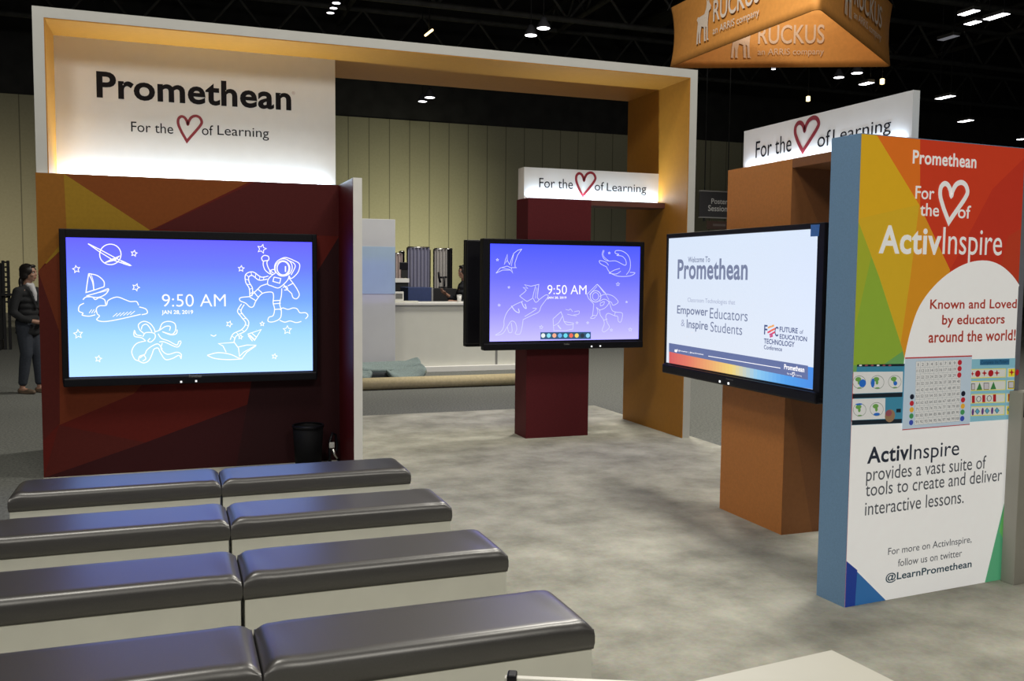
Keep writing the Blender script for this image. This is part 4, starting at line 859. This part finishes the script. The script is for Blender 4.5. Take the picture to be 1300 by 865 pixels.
def face_bits(par, c, yaw_, base):
    R = Matrix.Translation(c) @ Matrix.Rotation(yaw_, 4, 'Z')
    e = MB(); i_ = MB(); br = MB(); lip = MB()
    for sx in (-1, 1):
        for mb_, p, r in ((e, (sx*.032, -.071, .002), (.014, .008, .008)), (i_, (sx*.032, -.077, .002), (.006, .004, .006)), (br, (sx*.033, -.084, .022), (.019, .006, .004))):
            bm = bmesh.new(); bmesh.ops.create_icosphere(bm, subdivisions=2, radius=1); mb_.bm(bm, 0, R @ Matrix.Translation(p) @ Matrix.Diagonal((*r, 1)), True)
    for z in (-.059, -.066):
        bm = bmesh.new(); bmesh.ops.create_icosphere(bm, subdivisions=2, radius=1); lip.bm(bm, 0, R @ Matrix.Translation((0, -.085, z)) @ Matrix.Diagonal((.02, .008, .005, 1)), True)
    for mb_, nm, m in ((e, 'eyes', mat('eye_white', (.6, .6, .58), .3)), (i_, 'irises', M['black']), (br, 'eyebrows', base), (lip, 'lips', mat('lips', (.36, .12, .10), .4))):
        o = mb_.build(nm, m, None); o.parent = par
HAIR = mat('dark_hair', (.012, .009, .008), .45, .3, 120, stretch=(1, 1, .1))
def place(root, loc, yaw_):
    root.location = loc; root.rotation_euler = (0, 0, yaw_)
def V3(x, y, z): return Vector((x, y, z))
# walking woman, dark jacket; built facing -Y with the feet at z = 0
wm = thing('person', (0, 0, 0), 'woman in black blazer, white shirt and dark cropped trousers beside the screen wall', 'person')
b = MB()
capsule(b, [(0, .01, .93, .115), (0, .015, 1.03, .105), (0, .01, 1.13, .11), (0, .01, 1.27, .115), (0, .015, 1.36, .07), (0, .0, 1.44, .048), (0, -.008, 1.50, .048)])
for sx in (-1, 1):
    capsule(b, [(sx*.06, .01, .93, .10), (sx*.085, .0, .88, .088)]); capsule(b, [(sx*.05, .01, 1.32, .08), (sx*.155, .015, 1.33, .055)])
LEGS = {-1: [(-.085, 0, .88, .088), (-.085, -.02, .5, .055), (-.088, .0, .44, .05), (-.09, .02, .28, .048), (-.09, .05, .09, .034)], 1: [(.085, 0, .88, .088), (.08, -.06, .5, .055), (.08, -.06, .44, .05), (.08, -.07, .28, .048), (.08, -.07, .09, .034)]}
FEET = {-1: V3(-.09, .05, 0), 1: V3(.08, -.07, 0)}
for sx in (-1, 1):
    capsule(b, LEGS[sx]); f = FEET[sx]; capsule(b, [(f.x, f.y+.015, .05, .034), (f.x+sx*.005, f.y-.09, .035, .03), (f.x+sx*.008, f.y-.17, .026, .022)])
ARM = {-1: [(-.165, .015, 1.325, .052), (-.215, .03, 1.18, .043), (-.235, .04, 1.07, .038), (-.20, -.06, .99, .034), (-.13, -.15, .955, .026)], 1: [(.165, .015, 1.325, .052), (.215, .03, 1.18, .043), (.235, .04, 1.07, .038), (.19, -.07, 1.0, .034), (.10, -.16, .975, .026)]}
for sx in (-1, 1):
    capsule(b, ARM[sx]); e = V3(*ARM[sx][-1][:3]); p_ = V3(*ARM[sx][-2][:3]); hand(b, e, (e-p_).normalized()+V3(-sx*.35, -.1, 0), sx)
HC = V3(0, -.02, 1.575); head(b, HC, .25); fuse(b, 'body', SKIN, wm, .009, 3); face_bits(wm, HC, .25, HAIR)
b = MB(); Rh = Matrix.Translation(HC) @ Matrix.Rotation(.25, 4, 'Z')
for p, r in [((0, .028, .04), (.082, .092, .085)), ((0, .055, -.02), (.076, .062, .085)), ((.055, .0, .03), (.034, .07, .06)), ((-.055, .0, .03), (.034, .07, .06)), ((.068, .02, -.03), (.02, .045, .05)), ((-.068, .02, -.03), (.02, .045, .05)), ((0, -.05, .088), (.06, .035, .022)), ((.03, .095, -.06), (.04, .035, .05)), ((-.03, .09, -.12), (.035, .03, .07)), ((-.045, .085, -.19), (.028, .026, .06))]:
    bm = bmesh.new(); bmesh.ops.create_icosphere(bm, subdivisions=3, radius=1); b.bm(bm, 0, Rh @ Matrix.Translation(p) @ Matrix.Diagonal((*r, 1)), True)
fuse(b, 'hair', HAIR, wm, .009, 3)
b = MB()
for z, rx, ry, y in [(.80, .178, .138, .01), (.84, .175, .135, .01), (.9, .168, .132, .01), (.98, .152, .125, .012), (1.06, .145, .122, .012), (1.14, .150, .125, .012), (1.22, .160, .128, .012), (1.30, .16, .115, .012), (1.355, .12, .085, .015)]:
    bm = bmesh.new(); bmesh.ops.create_icosphere(bm, subdivisions=3, radius=1); b.bm(bm, 0, Matrix.Translation((0, y, z)) @ Matrix.Diagonal((rx, ry, .07, 1)), True)
for sx in (-1, 1):
    capsule(b, [(p[0], p[1], p[2], p[3]+.014) for p in ARM[sx][:4]] + [(*(V3(*ARM[sx][3][:3]).lerp(V3(*ARM[sx][4][:3]), .8)), .04)]); capsule(b, [(sx*.06, .015, 1.35, .06), (sx*.165, .015, 1.33, .066)])
    capsule(b, [(sx*.07, -.0, 1.40, .028), (sx*.075, -.09, 1.33, .022), (sx*.045, -.118, 1.22, .018), (sx*.015, -.128, 1.12, .016)])
capsule(b, [(-.05, .055, 1.41, .025), (.05, .055, 1.41, .025)]); fuse(b, 'blazer', mat('black_wool', (.011, .012, .014), .9, .2, 80), wm, .011, 3)
b = MB(); capsule(b, [(0, -.05, 1.40, .045), (0, -.09, 1.31, .036), (0, -.105, 1.22, .022)]); capsule(b, [(-.04, -.03, 1.42, .03), (0, -.06, 1.405, .03), (.04, -.03, 1.42, .03)]); fuse(b, 'shirt', mat('white_shirt', (.5, .5, .52), .8, .05, 40), wm, .01, 2)
b = MB()
for sx in (-1, 1):
    L_ = LEGS[sx]; capsule(b, [(sx*.05, .012, .93, .125), (L_[0][0], L_[0][1]+.005, .86, .105), (L_[1][0], L_[1][1], .52, .078), (L_[2][0], L_[2][1], .42, .073), (L_[3][0], L_[3][1], .27, .066), (*(V3(*L_[3][:3]).lerp(V3(*L_[4][:3]), .7)), .058)])
fuse(b, 'trousers', mat('dark_denim', (.026, .032, .045), .9, .2, 60), wm, .011, 3)
for sx in (-1, 1):
    f = FEET[sx]; b = MB(); capsule(b, [(f.x, f.y+.035, .035, .035), (f.x, f.y-.03, .03, .034), (f.x+sx*.006, f.y-.11, .03, .036), (f.x+sx*.008, f.y-.175, .025, .027)]); blob(b, (f.x, f.y-.07, .006), (.045, .13, .012), 2)
    fuse(b, 'shoe', mat('tan_flat_shoe', (.13, .09, .06), .6), wm, .008, 2)
place(wm, (-1.80, 13.5, .004), math.radians(58)); wm.scale = (1.0, 1.0, 1.0)
# dark dressed person behind the reception counter
p2 = thing('person', (0, 0, 0), 'person in dark clothes with long dark hair standing behind the white reception counter', 'person')
b = MB()
capsule(b, [(0, .01, .95, .12), (0, .015, 1.05, .11), (0, .01, 1.15, .115), (0, .01, 1.29, .12), (0, .015, 1.39, .07), (0, .0, 1.47, .05), (0, -.008, 1.53, .05)])
for sx in (-1, 1):
    capsule(b, [(sx*.05, .01, 1.34, .08), (sx*.16, .015, 1.36, .058)]); capsule(b, [(sx*.085, 0, .92, .095), (sx*.09, -.01, .5, .058), (sx*.09, .02, .28, .05), (sx*.09, .03, .08, .036)]); capsule(b, [(sx*.09, .04, .045, .036), (sx*.095, -.14, .03, .026)])
A2 = {-1: [(-.17, .015, 1.355, .055), (-.23, -.02, 1.20, .046), (-.25, -.04, 1.10, .04), (-.19, -.20, 1.16, .035), (-.14, -.30, 1.22, .027)], 1: [(.17, .015, 1.355, .055), (.23, .0, 1.20, .046), (.24, .0, 1.10, .04), (.20, -.14, 1.08, .035), (.12, -.24, 1.09, .027)]}
for sx in (-1, 1):
    capsule(b, A2[sx]); e = V3(*A2[sx][-1][:3]); p_ = V3(*A2[sx][-2][:3]); hand(b, e, (e-p_), sx)
H2 = V3(0, -.02, 1.605); head(b, H2, 0); fuse(b, 'body', SKIN, p2, .01, 3); face_bits(p2, H2, 0, HAIR)
b = MB(); Rh = Matrix.Translation(H2)
for p, r in [((0, .028, .04), (.086, .096, .09)), ((0, .055, -.02), (.085, .07, .10)), ((.062, .0, .02), (.034, .07, .08)), ((-.062, .0, .02), (.034, .07, .08)), ((.07, .03, -.1), (.03, .05, .12)), ((-.07, .03, -.1), (.03, .05, .12)), ((0, .075, -.14), (.085, .05, .14)), ((0, -.05, .09), (.06, .035, .022))]:
    bm = bmesh.new(); bmesh.ops.create_icosphere(bm, subdivisions=3, radius=1); b.bm(bm, 0, Rh @ Matrix.Translation(p) @ Matrix.Diagonal((*r, 1)), True)
fuse(b, 'hair', HAIR, p2, .01, 3)
b = MB()
for z, rx, ry in [(.86, .18, .14), (.95, .165, .135), (1.05, .155, .13), (1.15, .16, .132), (1.25, .17, .135), (1.33, .165, .12), (1.39, .12, .09)]:
    bm = bmesh.new(); bmesh.ops.create_icosphere(bm, subdivisions=3, radius=1); b.bm(bm, 0, Matrix.Translation((0, .012, z)) @ Matrix.Diagonal((rx, ry, .08, 1)), True)
for sx in (-1, 1): capsule(b, [(p[0], p[1], p[2], p[3]+.015) for p in A2[sx][:4]]); capsule(b, [(sx*.06, .015, 1.38, .06), (sx*.17, .015, 1.355, .07)])
fuse(b, 'sweater', mat('charcoal_knit', (.014, .015, .02), .9, .2, 80), p2, .012, 3)
b = MB()
for sx in (-1, 1): capsule(b, [(sx*.05, .012, .95, .13), (sx*.085, .005, .88, .11), (sx*.09, -.01, .5, .08), (sx*.09, .02, .26, .07), (sx*.09, .03, .1, .062)])
fuse(b, 'trousers', mat('black_trousers', (.012, .012, .014), .9, .2, 60), p2, .013, 3)
for sx in (-1, 1):
    b = MB(); capsule(b, [(sx*.09, .05, .04, .04), (sx*.092, -.06, .035, .038), (sx*.096, -.15, .03, .03)]); blob(b, (sx*.093, -.05, .008), (.045, .14, .012), 2); fuse(b, 'shoe', M['black_matt'], p2, .01, 2)
place(p2, (4.86, 15.75, 0), math.radians(-85)); p2.scale = (1.03, 1.03, 1.03)

# ------------------------------------------------------------------ hanging triangular banner
RZ0, RZ1 = 6.0, 7.22
tri = [Vector((9.865, 17.581, 0)), Vector((9.95, 12.745, 0)), Vector((14.122, 15.668, 0))]
bn = thing('hanging_banner', (11.3, 15.3, RZ0), 'orange triangular fabric banner with white dog emblem and lettering hanging from the ceiling', 'banner')
cen = (tri[0]+tri[1]+tri[2])/3; path = []
for i in range(3):
    a, b_, c = tri[i-1], tri[i], tri[(i+1) % 3]
    d1 = (a-b_).normalized(); d2 = (c-b_).normalized(); r_ = .22
    for k in range(7):
        t = k/6; path.append((b_+d1*r_*(1-t)**2+d2*r_*t**2, 1-abs(t-.5)*.8))
    for k in range(1, 12):
        t = k/12; path.append(((b_+d2*r_).lerp(c-d2*r_, t), max(0, .6-min(t, 1-t)*3)))
vs = []; fs = []; NV_ = 9; N = len(path)
for p, kf in path:
    for j in range(NV_):
        v = j/(NV_-1); sh = .05*kf*(1-(2*v-1)**2); q_ = p+(cen-p).normalized()*sh*2; vs.append((q_.x, q_.y, RZ0+(RZ1-RZ0)*v))
for i in range(N):
    for j in range(NV_-1): fs.append([i*NV_+j, ((i+1) % N)*NV_+j, ((i+1) % N)*NV_+j+1, i*NV_+j+1])
q = MB(); q.add(vs, fs, 0, True); bo = q.build('fabric', mat('orange_fabric', (.56, .235, .045), .8, .06, 12), bn)
sol = bo.modifiers.new('thickness', 'SOLIDIFY'); sol.thickness = .02
for i in range(3): MB().tube([(tri[i].x, tri[i].y, RZ1-.02), (cen.x, cen.y, 12)], .01, 6).build('hanger', M['black_matt'], bn)
DOG = [(.02, .42), (.10, .36), (.18, .38), (.55, .36), (.66, .25), (.70, .12), (.66, .0), (.78, .10), (.84, .02), (.88, .13), (1.0, .22), (.98, .30), (.86, .33), (.82, .48), (.80, .62), (.82, .96), (.90, 1.0), (.74, 1.0), (.70, .68), (.64, .66), (.66, .96), (.70, 1.0), (.56, 1.0), (.53, .66), (.36, .62), (.30, .78), (.30, .96), (.34, 1.0), (.20, 1.0), (.20, .80), (.17, .70), (.12, .96), (.14, 1.0), (.02, 1.0), (.05, .72), (.10, .50)]
DW = mat('dull_white_print', (.62, .52, .44), .8); DW2 = mat('shade_white_print', (.60, .40, .26), .8)
def banner_face(a, b, inward, m, s0, L, hgt, z0):
    ux_ = (b-a).normalized(); n_ = Vector((ux_.y, -ux_.x, 0))
    if n_.dot(a-cen) < 0: n_ = -n_
    if inward: n_ = -n_
    pl = Plane(a, ux_, n_); off = .035
    mb = MB(); w_ = .62*hgt/.62
    mb.add([pl.p((s0+x*w_*.62, z0+(1-y)*hgt), off) for x, y in DOG], [list(range(len(DOG)))], 0); mb.build('dog_emblem', m, bo)
    mb = MB(); text_st(mb, pl, 'RUCKUS', (s0+w_*.72, z0+hgt*.86), (s0+w_*.72+L, z0+hgt*.36), off, .01); text_st(mb, pl, 'an ARRIS company', (s0+w_*.72, z0+hgt*.24), (s0+w_*.72+L, z0+hgt*.02), off, 0)
    for k in range(4): ribbon(mb, pl, [(s0+w_*.74-.02*k*.5, z0+hgt*(.9+.04*k)), (s0+w_*.74+.10-.02*k, z0+hgt*(.92+.045*k))], .018, off)
    mb.build('lettering', m, bo)
banner_face(tri[0], tri[1], False, DW, 1.2, 1.47, .82, RZ0+.22)
banner_face(tri[1], tri[2], False, DW, 1.35, 2.0, .82, RZ0+.22)
banner_face(tri[0], tri[2], True, DW2, 1.33, 1.36, .78, RZ0+.20)

# ------------------------------------------------------------------ ceiling structure and lamps
TR = mat('black_steel', (.075, .075, .072), .7, .2, 4)
def truss(p0, p1, label, h=1.1, n=16):
    p0 = Vector(p0); p1 = Vector(p1); t = thing('roof_truss', (p0+p1)/2-Vector((0, 0, h)), label, 'truss', 'roof trusses'); up = Vector((0, 0, h))
    MB().tube([p0, p1], .09, 6).build('top_chord', TR, t); MB().tube([p0-up, p1-up], .09, 6).build('bottom_chord', TR, t)
    w_ = MB()
    for i in range(n):
        a = p0.lerp(p1, i/n); b = p0.lerp(p1, (i+.5)/n)-up; c = p0.lerp(p1, (i+1)/n); w_.tube([a, b], .045, 5, 0, False); w_.tube([b, c], .045, 5, 0, False)
    w_.build('web', TR, t)
for k, y in enumerate((15, 20, 25.5, 31)): truss((-22, y, 10.3), (46, y, 10.3), 'black roof truss crossing the hall, %s' % ['closest to the orange banner', 'second behind the banner', 'third behind the banner', 'closest to the far wall'][k], 1.2, 34)
for k, x in enumerate((-2, 5.5, 13, 20.5, 28)): truss((x, 12, 11.2), (x, 33, 11.2), 'black roof truss running toward the far wall, %s' % ['above the white header', 'above the archway middle', 'above the orange banner', 'right of the banner', 'farthest right of the banner'][k], .9, 12)
for k, (x, z) in enumerate(((1.5, 10.9), (16.5, 10.8))):
    dk = MB().tube([(x, 12, z), (x, 33, z)], .35, 16).build('air_duct', mat('dull_galvanised', (.07, .07, .065), .5)); tag(dk, 'round grey air duct under the ceiling %s' % ('above the screen wall' if k == 0 else 'beyond the orange banner'), 'duct')
LENS = glow('lamp_lens', (1, .97, 1), 7); LENSW = glow('warm_lamp_lens', (1, .75, .35), 3)
def highbay(u, v, z, wpx, label):
    p = at(u, v, z=z); dist = (p-CAM).dot(_f); r = wpx/2*dist/F_PX
    t = thing('high_bay_lamp', p, label, 'ceiling lamp', 'round ceiling lamps')
    MB().lathe(p, [(0, r*1.5), (r*.35, r*1.5), (r*.5, r*1.1), (r, .25*r), (r*1.04, 0), (r*.9, 0), (r*.9, .04)], 20).build('shade', mat('lamp_housing', (.05, .05, .06), .5), t)
    MB().lathe(p, [(0, 0), (r*.9, 0), (r*.9, .03), (0, .03)], 20).build('lens', LENS, t)
    MB().tube([p+Vector((0, 0, r*1.4)), Vector((p.x, p.y, 12))], .012, 5).build('cord', M['black_matt'], t)
for a in [(674, 45, 7.6, 17, 'round white ceiling lamp above the archway, nearer the screen wall in its pair'), (690, 36, 7.6, 18, 'round white ceiling lamp above the archway, nearer the orange banner in its pair'),
          (536.5, 129, 7.3, 12, 'round white ceiling lamp seen through the archway, lower one of its pair'), (545.5, 124, 7.3, 14, 'round white ceiling lamp seen through the archway, upper one of its pair'),
          (427, 4, 8.6, 11, 'small round ceiling lamp over the archway, topmost of three in a row'), (423.5, 10.5, 8.6, 10, 'small round ceiling lamp over the archway, middle of three in a row'), (419.5, 16.5, 8.6, 10, 'small round ceiling lamp over the archway, lowest of three in a row'),
          (1065, 98.5, 7.2, 14, 'round white ceiling lamp under the banner, nearest the archway'), (1088, 93, 7.2, 15, 'round white ceiling lamp under the banner, right of the first one'),
          (982, 88, 7.2, 6, 'tiny round lamp just below the lower edge of the orange banner'), (1296.5, 177, 7.0, 12, 'round white ceiling lamp above the top corner of the lightbox'), (1248, 184.5, 7.0, 7, 'tiny round lamp right over the top edge of the lightbox')]: highbay(*a)
def linear(u, v, z, L, label, wd=.25, m=None):
    p = at(u, v, z=z); t = thing('linear_lamp', p, label, 'ceiling lamp', 'long ceiling lamps')
    MB().box((p.x-wd/2, p.y-L/2, p.z+.01), (p.x+wd/2, p.y+L/2, p.z+.10), .01, 1).build('housing', mat('lamp_housing', (.06, .06, .06), .5), t)
    MB().box((p.x-wd/2+.015, p.y-L/2+.015, p.z), (p.x+wd/2-.015, p.y+L/2-.015, p.z+.01), 0, 1).build('lens', m or LENS, t)
    for s_ in (-1, 1): MB().tube([(p.x, p.y+s_*L*.35, p.z+.1), (p.x, p.y+s_*L*.35, 12)], .01, 5).build('cord', M['black_matt'], t)
for a in [(1230, 16.5, 8, .5, 'long white ceiling lamp high beyond the banner, nearest the banner'), (1265, 21.5, 8, .62, 'long white ceiling lamp high beyond the banner, longest and outermost'), (1235, 29.5, 8, .38, 'long white ceiling lamp high beyond the banner, lowest of the three'),
          (1100, 106.5, 7.2, .42, 'short white ceiling lamp above the white header sign of the orange brown column'), (1200, 124, 7.0, .6, 'long white ceiling lamp above the lightbox, upper one'), (1226, 154, 6.9, .5, 'long white ceiling lamp above the lightbox, lower one'),
          (1204, 48.5, 8.2, .6, 'dim long ceiling lamp below the three bright long ones')]: linear(*a, m=glow('dim_lens', (.5, .5, .55), .25) if 'dim' in a[4] else None)
for (u, v, lb_) in [(1026, 125.5, 'small amber work light hanging above the white header sign'), (1120, 103.5, 'small amber work light to the right of the round lamps')]:
    p = at(u, v, z=7.2); t = thing('work_light', p, lb_, 'work light'); MB().box((p.x-.05, p.y-.05, p.z-.08), (p.x+.05, p.y+.05, p.z+.08), .02, 2).build('lens', LENSW, t); MB().tube([(p.x, p.y, p.z+.08), (p.x, p.y, 12)], .01, 5).build('cord', M['black_matt'], t)
p0_, p1_ = at(540, 45, z=9), at(549, 38, z=9)
t = thing('tube_lamp', (p0_+p1_)/2, 'slim warm tube lamp high above the archway', 'ceiling lamp'); MB().tube([p0_, p1_], .035, 8).build('tube', LENSW, t); MB().tube([(p0_+p1_)/2, (p0_+p1_)/2+Vector((0, 0, 12-(p0_+p1_).z/2))], .012, 5).build('cord', M['black_matt'], t)
